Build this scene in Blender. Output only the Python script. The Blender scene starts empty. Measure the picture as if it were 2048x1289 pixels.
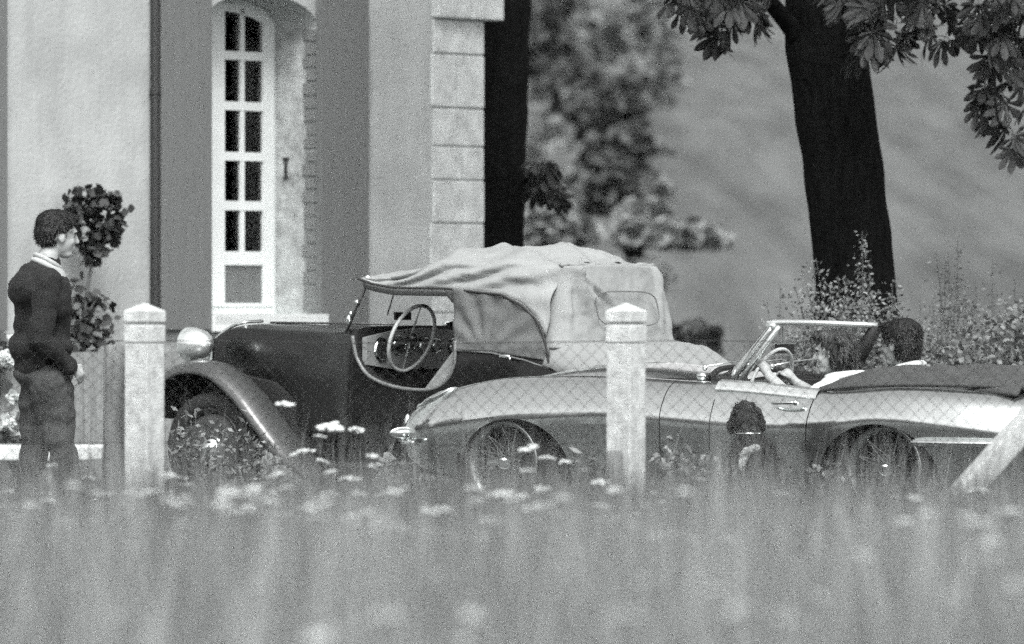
import bpy, bmesh, math, random
import numpy as np
from mathutils import Vector, Matrix, noise
R = math.radians
rnd = random.Random(7)
sc = bpy.context.scene
col = sc.collection
F = 13200.0                      # focal length in photo pixels

# ------------------------------------------------------------------ camera
cd = bpy.data.cameras.new('camera'); cam = bpy.data.objects.new('camera', cd); col.objects.link(cam)
cd.sensor_width = 36; cd.lens = F * 36 / 2048
cam.location = (0, 0, 1.2); cam.rotation_euler = (R(90) - math.atan(40.5 / F), 0, 0)
cd.clip_start = 1; cd.clip_end = 3000
cd.dof.use_dof = True; cd.dof.focus_distance = 36.2; cd.dof.aperture_fstop = 2.9
sc.camera = cam
# ------------------------------------------------------------------ world + sun
w = bpy.data.worlds.new('World'); sc.world = w; w.use_nodes = True
nt = w.node_tree; nt.nodes.clear()
sky = nt.nodes.new('ShaderNodeTexSky'); sky.sky_type = 'NISHITA'; sky.sun_disc = False
sky.sun_elevation = R(51); sky.sun_rotation = R(173); sky.dust_density = 3.5; sky.air_density = 1.2
bw = nt.nodes.new('ShaderNodeRGBToBW'); bg = nt.nodes.new('ShaderNodeBackground'); out = nt.nodes.new('ShaderNodeOutputWorld')
bg.inputs['Strength'].default_value = 0.15
nt.links.new(sky.outputs[0], bw.inputs[0]); nt.links.new(bw.outputs[0], bg.inputs['Color']); nt.links.new(bg.outputs[0], out.inputs[0])
ld = bpy.data.lights.new('sun', 'SUN'); ld.energy = 1.3; ld.angle = R(24); ld.color = (1, 1, 0.99)
sun = bpy.data.objects.new('sun', ld); col.objects.link(sun)
sun.rotation_euler = Vector((.08, -.62, .78)).to_track_quat('Z', 'Y').to_euler(); sun.location = (0, 0, 30)
sc.view_settings.view_transform = 'Standard'; sc.view_settings.look = 'None'
sc.view_settings.exposure = 1.06; sc.view_settings.gamma = 1; sc.view_settings.use_curve_mapping = False
sc.cycles.max_bounces = 6; sc.cycles.transparent_max_bounces = 12; sc.cycles.sample_clamp_indirect = 4
sc.cycles.use_denoising = False; sc.cycles.use_adaptive_sampling = True; sc.cycles.adaptive_threshold = .036; sc.cycles.adaptive_min_samples = 12
sc.cycles.caustics_reflective = False; sc.cycles.caustics_refractive = False

# ------------------------------------------------------------------ materials
MATS = {}
def mat(name, v, rough=.7, metal=0, var=0, scale=4, bump=0, bscale=40, coat=0, isl=0, spec=.5, det=5, stretch=None, streak=0, dist=.01):
    if name in MATS: return MATS[name]
    m = bpy.data.materials.new(name); m.use_nodes = True; t = m.node_tree; b = t.nodes['Principled BSDF']
    MATS[name] = m
    tint = lambda q: (q * .965, q * 1.0, q * .99, 1)
    b.inputs['Base Color'].default_value = tint(v)
    b.inputs['Roughness'].default_value = rough; b.inputs['Metallic'].default_value = metal
    b.inputs['Coat Weight'].default_value = coat; b.inputs['Coat Roughness'].default_value = .06
    b.inputs['Specular IOR Level'].default_value = spec
    L = t.links.new
    if var or isl or streak:
        tc = t.nodes.new('ShaderNodeTexCoord'); mp = t.nodes.new('ShaderNodeMapping'); L(tc.outputs['Object'], mp.inputs[0])
        if stretch: mp.inputs['Scale'].default_value = stretch
        n = t.nodes.new('ShaderNodeTexNoise'); n.inputs['Scale'].default_value = scale; n.inputs['Detail'].default_value = det; n.inputs['Roughness'].default_value = .62
        L(mp.outputs[0], n.inputs['Vector'])
        r = t.nodes.new('ShaderNodeMapRange'); r.inputs[1].default_value = .3; r.inputs[2].default_value = .7
        r.inputs[3].default_value = 1 - var; r.inputs[4].default_value = 1 + var; L(n.outputs['Fac'], r.inputs[0])
        fac = r.outputs[0]
        if streak:
            mp2 = t.nodes.new('ShaderNodeMapping'); mp2.inputs['Scale'].default_value = (9, 9, .7); L(tc.outputs['Object'], mp2.inputs[0])
            n2 = t.nodes.new('ShaderNodeTexNoise'); n2.inputs['Scale'].default_value = 1.2; n2.inputs['Detail'].default_value = 6; L(mp2.outputs[0], n2.inputs['Vector'])
            r2 = t.nodes.new('ShaderNodeMapRange'); r2.inputs[1].default_value = .35; r2.inputs[2].default_value = .7
            r2.inputs[3].default_value = 1; r2.inputs[4].default_value = 1 - streak; L(n2.outputs['Fac'], r2.inputs[0])
            q = t.nodes.new('ShaderNodeMath'); q.operation = 'MULTIPLY'; L(fac, q.inputs[0]); L(r2.outputs[0], q.inputs[1]); fac = q.outputs[0]
        if isl:
            g = t.nodes.new('ShaderNodeNewGeometry'); r3 = t.nodes.new('ShaderNodeMapRange')
            r3.inputs[3].default_value = 1 - isl; r3.inputs[4].default_value = 1 + isl; L(g.outputs['Random Per Island'], r3.inputs[0])
            q = t.nodes.new('ShaderNodeMath'); q.operation = 'MULTIPLY'; L(fac, q.inputs[0]); L(r3.outputs[0], q.inputs[1]); fac = q.outputs[0]
        c = t.nodes.new('ShaderNodeVectorMath'); c.operation = 'SCALE'; c.inputs[0].default_value = tint(v)[:3]; L(fac, c.inputs['Scale'])
        L(c.outputs[0], b.inputs['Base Color'])
    if bump:
        tc = t.nodes.new('ShaderNodeTexCoord'); n = t.nodes.new('ShaderNodeTexNoise'); n.inputs['Scale'].default_value = bscale; n.inputs['Detail'].default_value = 6
        L(tc.outputs['Object'], n.inputs['Vector'])
        u = t.nodes.new('ShaderNodeBump'); u.inputs['Strength'].default_value = bump; u.inputs['Distance'].default_value = dist
        L(n.outputs['Fac'], u.inputs['Height']); L(u.outputs[0], b.inputs['Normal'])
    return m
def glass_mat(name, gl=1.0, tr=.93):
    m = bpy.data.materials.new(name); m.use_nodes = True; t = m.node_tree; t.nodes.clear()
    o = t.nodes.new('ShaderNodeOutputMaterial'); mx = t.nodes.new('ShaderNodeMixShader'); f = t.nodes.new('ShaderNodeFresnel'); f.inputs[0].default_value = 1.45
    a = t.nodes.new('ShaderNodeBsdfTransparent'); a.inputs[0].default_value = (tr, tr, tr, 1); g = t.nodes.new('ShaderNodeBsdfGlossy'); g.inputs['Roughness'].default_value = .03
    g.inputs[0].default_value = (gl, gl, gl, 1)
    t.links.new(f.outputs[0], mx.inputs[0]); t.links.new(a.outputs[0], mx.inputs[1]); t.links.new(g.outputs[0], mx.inputs[2]); t.links.new(mx.outputs[0], o.inputs[0])
    return m
GLASS = glass_mat('clear_glass')
M_PLASTER = mat('plaster', .47, .9, var=.2, scale=1.6, bump=.5, bscale=30, streak=.10, det=8)
M_STONE = mat('quoin_stone', .62, .9, var=.24, scale=7, bump=.6, bscale=45)
M_JAMB = mat('jamb_stone', .40, .9, var=.42, scale=9, bump=.8, bscale=40, det=8)
M_BRICK = mat('jamb_brick', .22, .9, var=.4, scale=14, bump=.6, bscale=60)
M_SHUT = mat('shutter_paint', .16, .6, var=.06, scale=3, bump=.15, bscale=60, stretch=(6, 6, .6))
M_WHITE = mat('white_paint', .84, .45, var=.05, scale=6, bump=.1)
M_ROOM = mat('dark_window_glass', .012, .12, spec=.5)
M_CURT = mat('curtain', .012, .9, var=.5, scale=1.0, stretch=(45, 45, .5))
M_IRON = mat('iron', .03, .6)
M_CONC = mat('concrete_post', .56, .9, var=.30, scale=17, streak=.2, bump=.6, bscale=90, det=8)
M_WOOD = mat('weathered_timber', .19, .85, var=.35, scale=6, stretch=(6, 6, .8), bump=.5, bscale=50)
M_WIRE = mat('wire', .045, .9, spec=.2)
M_SILVER = mat('silver_paint', .74, .15, metal=.95, var=.02, scale=3, coat=.3)
M_TRIM = mat('satin_trim', .95, .30, metal=.85)
M_DARKP = mat('dark_green_paint', .009, .25, coat=.25, spec=.35)
M_WINGP = mat('dark_wing_paint', .055, .38, coat=.6)
M_CHROME = mat('chrome', .85, .10, metal=1)
M_BLACKI = mat('black_interior', .012, .7)
M_TYRE = mat('tyre', .022, .85, bump=.2)
M_RIM = mat('wire_rim', .35, .35, metal=.8)
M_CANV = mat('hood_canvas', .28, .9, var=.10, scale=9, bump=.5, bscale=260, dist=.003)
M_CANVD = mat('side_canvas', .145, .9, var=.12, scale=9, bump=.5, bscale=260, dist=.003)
M_BIND = mat('hood_binding', .03, .8)
M_FOLD = mat('folded_hood_cloth', .055, .85, var=.25, scale=12, bump=.4, bscale=120)
M_DASH = mat('dash_panel', .24, .5, var=.1)
M_GFACE = mat('gauge_face', .03, .3)
M_LEATH = mat('seat_leather', .12, .6, var=.1, bump=.2)
M_STEER = mat('ivory_wheel_rim', .55, .4)
M_SKIN = mat('skin', .40, .55, var=.06, scale=20)
M_HAIRD = mat('dark_hair', .011, .6, var=.5, scale=30, bump=.5, bscale=90, spec=.3)
M_HAIRM = mat('brown_hair', .03, .5, var=.95, scale=26, bump=.7, bscale=60, stretch=(1, 1, .25), spec=.4)
M_SWEAT = mat('dark_sweater', .012, .95, var=.25, scale=12, bump=.5, bscale=90)
M_JEAN = mat('dark_jeans', .055, .9, var=.45, scale=7, bump=.8, bscale=14, dist=.02)
M_SHIRT = mat('pale_shirt', .62, .85, var=.08, scale=30)
M_CHECK = mat('patterned_shirt', .5, .85, var=.6, scale=55, det=2)
M_COLLAR = mat('grey_white_collar', .42, .85)
M_SHOE = mat('dark_shoe', .02, .5)
M_DOG = mat('dog_fur', .012, .8, var=.6, scale=25, bump=1, bscale=80)
M_DOGSHINE = mat('dog_shine_fur', .32, .85, var=.5, scale=25, bump=1, bscale=80)
M_BARK = mat('shaded_bark', .008, 1.0, spec=.06, var=.4, scale=8, stretch=(3, 3, .6), bump=.8, bscale=18, dist=.03)  # bark tone darkened to stand in for shade from the crowns
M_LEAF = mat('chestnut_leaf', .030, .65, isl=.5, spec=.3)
M_LEAFL = mat('far_leaf', .19, .8, isl=.45, spec=.2)
M_LEAFM = mat('far_dark_leaf', .065, .8, isl=.5, spec=.2)
M_HERB = mat('herb_leaf', .19, .75, isl=.6, spec=.2)
M_HERBD = mat('undergrowth_leaf', .16, .8, isl=.5, spec=.2)
M_STEM = mat('herb_stem', .10, .8)
M_GRASS = mat('meadow_grass', .235, .8, isl=.75, var=.3, scale=1.1, spec=.2)
M_GRASSD = mat('darker_meadow_grass', .125, .8, isl=.75, var=.4, scale=1.8, spec=.2)
M_FLOWER = mat('white_petals', .80, .8, isl=.12)
M_GROUND = mat('meadow_ground', .15, 1, var=.35, scale=.6, bump=1, bscale=6, dist=.05, det=10, spec=.1)
M_HILL = mat('hillside_pasture', .112, 1, var=.34, scale=1.3, det=10, spec=.05, stretch=(1, .055, .3))
M_SLAB = mat('pale_slab', .72, .8, var=.06, scale=8, bump=.2)
M_SLABB = mat('slab_support', .28, .9, var=.2)
M_ROOF = mat('roof_tile', .10, .9, var=.3, bump=.5)
M_LAMPG = mat('lamp_glass', .5, .08, metal=.6)
M_PLANK = mat('grey_plank', .30, .9, var=.3, scale=5, stretch=(9, 9, .5), bump=.5, streak=.3)

# ------------------------------------------------------------------ helpers
def tag(o, label=None, cat=None, group=None, kind=None):
    if label: o['label'] = label
    if cat: o['category'] = cat
    if group: o['group'] = group
    if kind: o['kind'] = kind
    return o
def empty(name, loc=(0, 0, 0), rz=0, label=None, cat=None, group=None):
    o = bpy.data.objects.new(name, None); o.empty_display_size = .1; col.objects.link(o); o.location = loc; o.rotation_euler = (0, 0, rz)
    return tag(o, label, cat, group)
def link(name, me, m=None, parent=None):
    if m is not None and not me.materials:
        for q in (m if isinstance(m, (list, tuple)) else [m]): me.materials.append(q)
    o = bpy.data.objects.new(name, me); col.objects.link(o)
    if parent: o.parent = parent
    return o
class MB:
    def __init__(s): s.v = []; s.f = []; s.mi = []
    def add(s, vs, fs, mi=0):
        b = len(s.v); s.v += [tuple(p) for p in vs]; s.f += [tuple(i + b for i in f) for f in fs]; s.mi += [mi] * len(fs); return s
    def box(s, c, d, rz=0, M=None, mi=0):
        vs = [Vector(((i & 1) - .5, ((i >> 1) & 1) - .5, ((i >> 2) & 1) - .5)) for i in range(8)]
        vs = [Vector((p.x * d[0], p.y * d[1], p.z * d[2])) for p in vs]
        if rz: vs = [Matrix.Rotation(rz, 3, 'Z') @ p for p in vs]
        if M is not None: vs = [M @ p for p in vs]
        vs = [p + Vector(c) for p in vs]
        return s.add(vs, [(0, 2, 3, 1), (4, 5, 7, 6), (0, 1, 5, 4), (2, 6, 7, 3), (0, 4, 6, 2), (1, 3, 7, 5)], mi)
    def tube(s, pts, r, n=8, closed=False, mi=0, cap=True):
        pts = [Vector(p) for p in pts]; N = len(pts); rr = r if isinstance(r, (list, tuple)) else [r] * N
        vs = []; up = None
        for i, p in enumerate(pts):
            a = pts[(i - 1) % N] if (closed or i > 0) else p; b = pts[(i + 1) % N] if (closed or i < N - 1) else p
            d = (b - a).normalized() if (b - a).length > 1e-9 else Vector((0, 0, 1))
            if up is None: up = Vector((0, 0, 1)) if abs(d.z) < .9 else Vector((1, 0, 0))
            x = d.cross(up).normalized(); y = x.cross(d).normalized(); up = y
            for k in range(n):
                t = 2 * math.pi * k / n; vs.append(p + (x * math.cos(t) + y * math.sin(t)) * rr[i])
        fs = []
        for i in range(N if closed else N - 1):
            j = (i + 1) % N
            for k in range(n):
                l = (k + 1) % n; fs.append((i * n + k, i * n + l, j * n + l, j * n + k))
        if cap and not closed: fs.append(tuple(range(n))[::-1]); fs.append(tuple((N - 1) * n + k for k in range(n)))
        return s.add(vs, fs, mi)
    def lathe(s, prof, n=32, M=None, mi=0, closed=False):      # prof [(r, h)] about local Y axis
        vs = []; P = len(prof)
        for k in range(n):
            t = 2 * math.pi * k / n
            for r, h in prof:
                p = Vector((r * math.cos(t), h, r * math.sin(t))); vs.append(M @ p if M is not None else p)
        fs = []
        for k in range(n):
            l = (k + 1) % n
            for i in range(P if closed else P - 1):
                j = (i + 1) % P; fs.append((k * P + i, k * P + j, l * P + j, l * P + i))
        return s.add(vs, fs, mi)
    def sphere(s, c, rad, nu=14, nv=9, M=None, mi=0):
        vs = []; c = Vector(c)
        for j in range(nv + 1):
            ph = math.pi * j / nv
            for i in range(nu):
                t = 2 * math.pi * i / nu
                p = Vector((rad[0] * math.sin(ph) * math.cos(t), rad[1] * math.sin(ph) * math.sin(t), rad[2] * math.cos(ph)))
                vs.append((M @ p if M is not None else p) + c)
        fs = [(j * nu + i, j * nu + (i + 1) % nu, (j + 1) * nu + (i + 1) % nu, (j + 1) * nu + i) for j in range(nv) for i in range(nu)]
        return s.add(vs, fs, mi)
    def grid(s, rows, mi=0, closed=False):
        n = len(rows[0]); vs = [p for r in rows for p in r]
        fs = [(i * n + k, i * n + (k + 1) % n, (i + 1) * n + (k + 1) % n, (i + 1) * n + k) for i in range(len(rows) - 1) for k in range(n if closed else n - 1)]
        return s.add(vs, fs, mi)
    def extrude(s, poly, a, b, axis=1, mi=0):                  # poly in the plane of the other two axes
        def P(p, h):
            return (p[0], h, p[1]) if axis == 1 else ((p[0], p[1], h) if axis == 2 else (h, p[0], p[1]))
        n = len(poly); vs = [P(p, a) for p in poly] + [P(p, b) for p in poly]
        fs = [tuple(range(n)), tuple(range(n, 2 * n))[::-1]] + [(i, n + i, n + (i + 1) % n, (i + 1) % n) for i in range(n)]
        return s.add(vs, fs, mi)
    def mesh(s, name):
        me = bpy.data.meshes.new(name); me.from_pydata(s.v, [], s.f)
        me.polygons.foreach_set('material_index', s.mi); me.update(); return me
    def build(s, name, m, parent=None, smooth=False, fix=True, auto=None, weld=False):
        me = s.mesh(name)
        if fix or weld:
            bm = bmesh.new(); bm.from_mesh(me)
            if weld: bmesh.ops.remove_doubles(bm, verts=bm.verts, dist=1e-5)
            bmesh.ops.recalc_face_normals(bm, faces=bm.faces); bm.to_mesh(me); bm.free()
        if smooth or auto:
            me.polygons.foreach_set('use_smooth', [True] * len(me.polygons))
            if auto: me.set_sharp_from_angle(angle=R(auto))
        return link(name, me, m, parent)
def catmull(P, n):
    P = [Vector(p) for p in P]; Q = [P[0] * 2 - P[1]] + P + [P[-1] * 2 - P[-2]]; out = []
    for i in range(1, len(Q) - 2):
        for k in range(n):
            t = k / n; a, b, c, d = Q[i - 1], Q[i], Q[i + 1], Q[i + 2]
            out.append(.5 * ((2 * b) + (c - a) * t + (2 * a - 5 * b + 4 * c - d) * t * t + (3 * b - a - 3 * c + d) * t ** 3))
    out.append(P[-1]); return out
def interp(tab, x):
    xs = [r[0] for r in tab]
    if x >= xs[0]: return list(tab[0][1:])
    if x <= xs[-1]: return list(tab[-1][1:])
    for i in range(len(tab) - 1):
        if xs[i] >= x >= xs[i + 1]:
            t = (x - xs[i]) / (xs[i + 1] - xs[i])
            g = lambda q: tab[max(0, min(len(tab) - 1, q))]
            res = []
            for k in range(1, len(tab[0])):
                h = xs[i + 1] - xs[i]
                def sl(q):
                    a, b = g(q - 1), g(q + 1); return (b[k] - a[k]) / (b[0] - a[0])
                y0, y1 = tab[i][k], tab[i + 1][k]; m0, m1 = sl(i) * h, sl(i + 1) * h; t2, t3 = t * t, t ** 3
                res.append((2 * t3 - 3 * t2 + 1) * y0 + (t3 - 2 * t2 + t) * m0 + (-2 * t3 + 3 * t2) * y1 + (t3 - t2) * m1)
            return res
def at(u, v, Y): return Vector(((u - 1024) / F * Y, Y, 1.2 - (v - 604) / F * Y))
def boolean(o, cutters, op='DIFFERENCE'):
    cs = []
    for c in cutters:
        md = o.modifiers.new('b', 'BOOLEAN'); md.object = c; md.operation = op; md.solver = 'EXACT'; cs.append(c)
    dg = bpy.context.evaluated_depsgraph_get(); me = bpy.data.meshes.new_from_object(o.evaluated_get(dg), preserve_all_data_layers=True, depsgraph=dg)
    old = o.data; o.modifiers.clear(); o.data = me; bpy.data.meshes.remove(old)
    for c in cs:
        m_ = c.data; bpy.data.objects.remove(c); bpy.data.meshes.remove(m_)
    return o
def blob(name, prims, voxel, m, parent=None, smooth=4, rough=0, rscale=8, squash=None):
    """union of ellipsoids and tapered capsules, remeshed into ONE continuous surface"""
    mb = MB()
    for p in prims:
        if p[0] == 'e':
            M = None
            if len(p) > 3: M = Matrix.Rotation(R(p[3][2]), 3, 'Z') @ Matrix.Rotation(R(p[3][1]), 3, 'Y') @ Matrix.Rotation(R(p[3][0]), 3, 'X')
            mb.sphere(p[1], p[2], 18, 12, M)
        else:
            a, b, ra, rb = Vector(p[1]), Vector(p[2]), p[3], p[4]
            d = b - a; L = d.length; q = d.to_track_quat('Z', 'Y').to_matrix(); rows = []
            for j in range(7):
                th = -math.pi / 2 + math.pi / 2 * j / 6; rows.append([a + q @ Vector((ra * math.cos(th) * math.cos(t), ra * math.cos(th) * math.sin(t), ra * math.sin(th))) for t in [k * math.pi / 8 for k in range(16)]])
            for j in range(7):
                th = math.pi / 2 * j / 6; rows.append([b + q @ Vector((rb * math.cos(th) * math.cos(t), rb * math.cos(th) * math.sin(t), rb * math.sin(th))) for t in [k * math.pi / 8 for k in range(16)]])
            mb.grid(rows, closed=True)
    me = mb.mesh(name); bm = bmesh.new(); bm.from_mesh(me); bmesh.ops.remove_doubles(bm, verts=bm.verts, dist=1e-6); bmesh.ops.recalc_face_normals(bm, faces=bm.faces); bm.to_mesh(me); bm.free()
    o = bpy.data.objects.new(name, me); col.objects.link(o)
    r = o.modifiers.new('r', 'REMESH'); r.mode = 'VOXEL'; r.voxel_size = voxel
    if smooth: s_ = o.modifiers.new('s', 'SMOOTH'); s_.iterations = smooth; s_.factor = .5
    dg = bpy.context.evaluated_depsgraph_get(); me2 = bpy.data.meshes.new_from_object(o.evaluated_get(dg), depsgraph=dg)
    bpy.data.objects.remove(o); bpy.data.meshes.remove(me)
    if rough:
        for v in me2.vertices:
            c = Vector(v.co); c2 = Vector((c.x, c.y, c.z * (squash or 1)))
            v.co = c + v.normal * rough * (noise.noise(c2 * rscale) + .5 * noise.noise(c2 * rscale * 2.3))
    me2.polygons.foreach_set('use_smooth', [True] * len(me2.polygons))
    return link(name, me2, m, parent)

# ================================================================== THE SETTING
# ground + hill in one sheet
def terr(x, y):
    z = 0.0
    if y > 56:
        t = y - 56; z = .067 * t * min(1, t / 18)
        if y > 260: z += 0.02 * (y - 260)
    return z
xs = [-600, -300, -150, -80, -40, -20, -10, -5, 0, 5, 10, 20, 40, 80, 150, 300, 600]
ys = [-900, -400, -150, -60, -20, 0, 10, 20, 30, 40, 50, 56, 60, 65, 70, 76, 84, 95, 110, 130, 160, 200, 260, 340, 500, 800, 1200]
mb = MB(); mb.grid([[(x, y, terr(x, y) if y < 50 else terr(x, y) + .2 * noise.noise(Vector((x * .05, y * .05, 0)))) for x in xs] for y in ys if y <= 56])
g = mb.build('ground', M_GROUND, smooth=True, fix=False); tag(g, kind='structure')
mb = MB(); mb.grid([[(x, y, terr(x, y)) for x in xs] for y in ys if y >= 56])
g = mb.build('hillside', M_HILL, smooth=True, fix=False); tag(g, kind='structure')

# ------------------------------------------------------------------ house
house = empty('plastered_house', (-.212, 47.5, 0), R(-127), 'pale plastered country house with tall shuttered windows and stone quoins, behind the parked dark car', 'house')
S1, S2 = 1.899, 3.12; SP = 3.115; AR = .21; H = 5.4
def arch_pts(a, b, spring, rise, n=14):
    c = (a + b) / 2; hw = (b - a) / 2
    return [(c + hw * math.cos(t), spring + rise * math.sin(t)) for t in [math.pi * k / n for k in range(n + 1)]]   # from b to a
def wall_piece(mb, a, b, z0, z1): mb.extrude([(a, z0), (b, z0), (b, z1), (a, z1)], -.45, 0)
mb = MB()
OP2 = (5.70, 6.846)
for a, b in [(0, S1), (S2, OP2[0]), (OP2[1], 9)]: wall_piece(mb, a, b, -.3, H)
for a, b in [(S1, S2), OP2]:
    wall_piece(mb, a, b, -.3, 1.04)
    arc = arch_pts(a, b, SP, AR)
    mb.extrude([(a, H), (b, H)] + arc, -.45, 0)
mb.box((4.5, -6.2, H / 2 - .15), (9, .4, H + .3)); mb.box((8.8, -3.2, H / 2 - .15), (.4, 5.5, H + .3)); mb.box((.2, -3.2, H / 2 - .15), (.4, 5.5, H + .3))
mb.build('wall', M_PLASTER, house)
mb = MB(); mb.extrude([(.35, H), (-6.8, H), (-3.2, H + 2.2)], -.2, 9.2, axis=0); mb.build('roof', M_ROOF, house)
# quoins
zq = [3.22, 2.97, 2.585, 2.31, 2.07, 1.76, 1.44, 1.12, .80, .46, .12, -.1]
for i in range(len(zq) - 1):
    z1, z0 = zq[i], zq[i + 1]; wd = [.60, .62, .595, .61, .60, .63, .60, .62, .60, .62, .6][i]
    cuts = [(0, wd)]
    if i == 1: cuts = [(0, .32), (.325, wd)]
    if i == 3: cuts = [(0, .25), (.256, wd)]
    if i == 6: cuts = [(0, .4), (.406, wd)]
    for a, b in cuts:
        pr = .012 + .008 * rnd.random(); mb = MB()
        mb.box(((a + b) / 2 - .006, -.20 + pr, (z0 + z1) / 2), (b - a - .004 + rnd.uniform(-.004, .004), .40, z1 - z0 - .014))
        o = mb.build('stone', M_STONE, house); md = o.modifiers.new('bev', 'BEVEL'); md.width = .008; md.segments = 2
for a, b in [(-.17, .21), (.216, .60)]:
    mb = MB(); mb.box(((a + b) / 2, -.17, 3.37), (b - a, .48, .29)); o = mb.build('stone', M_STONE, house); md = o.modifiers.new('bev', 'BEVEL'); md.width = .012; md.segments = 2
# jamb facing: bricks at the arris (right reveal of the near window)
z = 1.045; k = 0
brick_me = None
while z < SP - .02:
    h = .082; wdt = .10 + (.022 if k % 2 else 0) + rnd.uniform(-.012, .012)
    if brick_me is None:
        m0 = MB(); m0.box((0, 0, 0), (1, 1, 1)); brick_me = m0.mesh('brick'); brick_me.materials.append(M_BRICK)
    o = link('brick', brick_me, None, house); o.location = (S1 + .004 + rnd.uniform(0, .006), -wdt / 2 + .004, z + h / 2); o.scale = (.022, wdt, h * rnd.uniform(.82, .97)); o.rotation_euler = (rnd.uniform(-.03, .03), 0, 0)
    z += .094; k += 1
mb = MB(); mb.box((S1 + .004, -.24, 2.07), (.012, .25, 2.05)); mb.build('jamb_lining', M_JAMB, house)
mb = MB(); mb.box((S1 + .018, -.27, 2.13), (.015, .018, .13)); mb.box((S1 + .018, -.27, 2.20), (.018, .05, .016)); mb.box((S1 + .018, -.27, 2.065), (.018, .04, .014)); mb.build('shutter_stay', M_IRON, house)
def make_window(s1, s2):
    c = (s1 + s2) / 2; y0 = -.381
    fr = MB(); fr.box((s1 + .017, y0 - .03, 2.11), (.034, .07, 2.02)); fr.box((s2 - .017, y0 - .03, 2.11), (.034, .07, 2.02)); fr.box((c, y0 - .03, 1.14), (s2 - s1, .075, .05))
    a1 = arch_pts(s1, s2, SP + .0, AR - .003); a2 = arch_pts(s1 + .034, s2 - .034, SP - .02, AR - .03)
    fr.extrude(a1 + a2[::-1], y0 - .065, y0 + .004)
    wf = fr.build('window', M_WHITE, house)
    sl = MB(); sl.box((c, -.16, 1.075), (s2 - s1 + .0, .50, .06)); sl.box((c, .045, 1.055), (s2 - s1 + .02, .09, .115)); sl.build('sill', M_WHITE, wf)
    rows = [(1.19, 1.455), (1.55, 1.835), (1.90, 2.18), (2.24, 2.53), (2.59, 2.88), (2.94, 3.36)]
    for sg in (-1, 1):
        kq = (c - s1) / .573
        X = (lambda s: s1 + (s - 1.899) * kq) if sg == -1 else (lambda s: s2 - (s - 1.899) * kq)
        XX = (lambda p: p) if sg == -1 else (lambda p: 2 * c - p)
        lf = MB(); yy = y0 + .012
        def bar(a, b, z0, z1, d=.035, off=0): lf.box(((X(a) + X(b)) / 2, yy - .01 + off, (z0 + z1) / 2), (abs(X(a) - X(b)), d, z1 - z0))
        bar(1.936, 2.04, 1.168, 3.15); bar(2.458, 2.470, 1.168, 3.28); bar(2.232, 2.272, 1.55, 3.24, .028)
        for z0, z1 in [(1.168, 1.19)] + [(rows[i][1], rows[i + 1][0]) for i in range(5)]: bar(2.04, 2.458, z0, z1, .031, .0015)
        aa = [q for q in arch_pts(s1 + .03, s2 - .03, SP - .02, AR - .03) if q[0] <= c + .001]
        lf.extrude([(XX(p[0]), p[1]) for p in aa] + [(XX(q[0]), q[1] - .06) for q in aa[::-1]], yy - .03, yy + .004)
        if sg == -1:
            ms = MB(); ms.box((c + .048, yy + .006, 2.22), (.146, .02, 2.10)); ms.build('meeting_stile', M_WHITE, wf)
        lf.build('casement_frame', M_WHITE, wf)
        for i, (z0, z1) in enumerate(rows):
            cols = [(2.04, 2.232), (2.272, 2.458)] if i else [(2.04, 2.458)]
            for a, b in cols:
                pn = MB(); pn.box(((X(a) + X(b)) / 2, yy - .016 if i else yy - .012, (z0 + z1) / 2), (abs(X(a) - X(b)), .005, z1 - z0))
                pn.build('pane' if i else 'lower_panel', GLASS if i else M_SHUT, wf)
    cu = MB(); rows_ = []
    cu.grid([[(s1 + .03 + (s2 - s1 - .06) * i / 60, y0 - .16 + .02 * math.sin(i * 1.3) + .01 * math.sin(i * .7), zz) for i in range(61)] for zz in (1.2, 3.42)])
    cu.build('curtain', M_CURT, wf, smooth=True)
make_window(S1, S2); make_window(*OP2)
def shutter(a, b):
    s_ = MB(); n = 4; wd = (b - a) / n
    root = MB(); root.box(((a + b) / 2, .035, 2.175), (b - a - .01, .024, 2.33)); o = root.build('shutter', M_SHUT, house)
    for i in range(n):
        p = MB(); p.box((a + wd * (i + .5), .057, 2.18), (wd - .0035, .02, 2.34)); q = p.build('board', M_SHUT, o); md = q.modifiers.new('bev', 'BEVEL'); md.width = .002
    h = MB()
    for zz in (1.35, 3.0): h.box(((a + b) / 2, .013, zz), (b - a - .06, .020, .09))
    h.build('ledge', M_SHUT, o)
shutter(S2 + .008, S2 + .545); shutter(S1 - .50, S1 + .045); shutter(OP2[0] - .47, OP2[0] + .05)
dp_ = MB(); dp_.tube([(3.705, .045, .1), (3.705, .045, H - .1)], .033, 10); [dp_.tube([(3.705, .045, z_), (3.705, .045, z_ + .04)], .040, 10) for z_ in (.9, 2.6, 4.2)]; dp_.build('wall_tube', M_IRON, house, auto=40)  # dark collared upright tube along the outer edge of the left shutter
# board fence/low grey boarding along the foot of the wall
low = empty('low_board_fence', (0, 0, 0), 0, 'low weathered board fence at the foot of the plaster wall, behind the standing man', 'fence')
for i in range(13):
    s = 3.3 + i * .205; base = Vector((-.212, 47.5, 0)) + Vector((-.602, -.799, 0)) * s + Vector((.799, -.602, 0)) * .55
    p = MB(); p.box((0, 0, .43), (.19, .025, .90 + rnd.uniform(-.02, .02)))
    o = p.build('board', M_PLANK, low); o.location = base; o.rotation_euler = (0, 0, R(-127) + rnd.uniform(-.04, .04))

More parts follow.
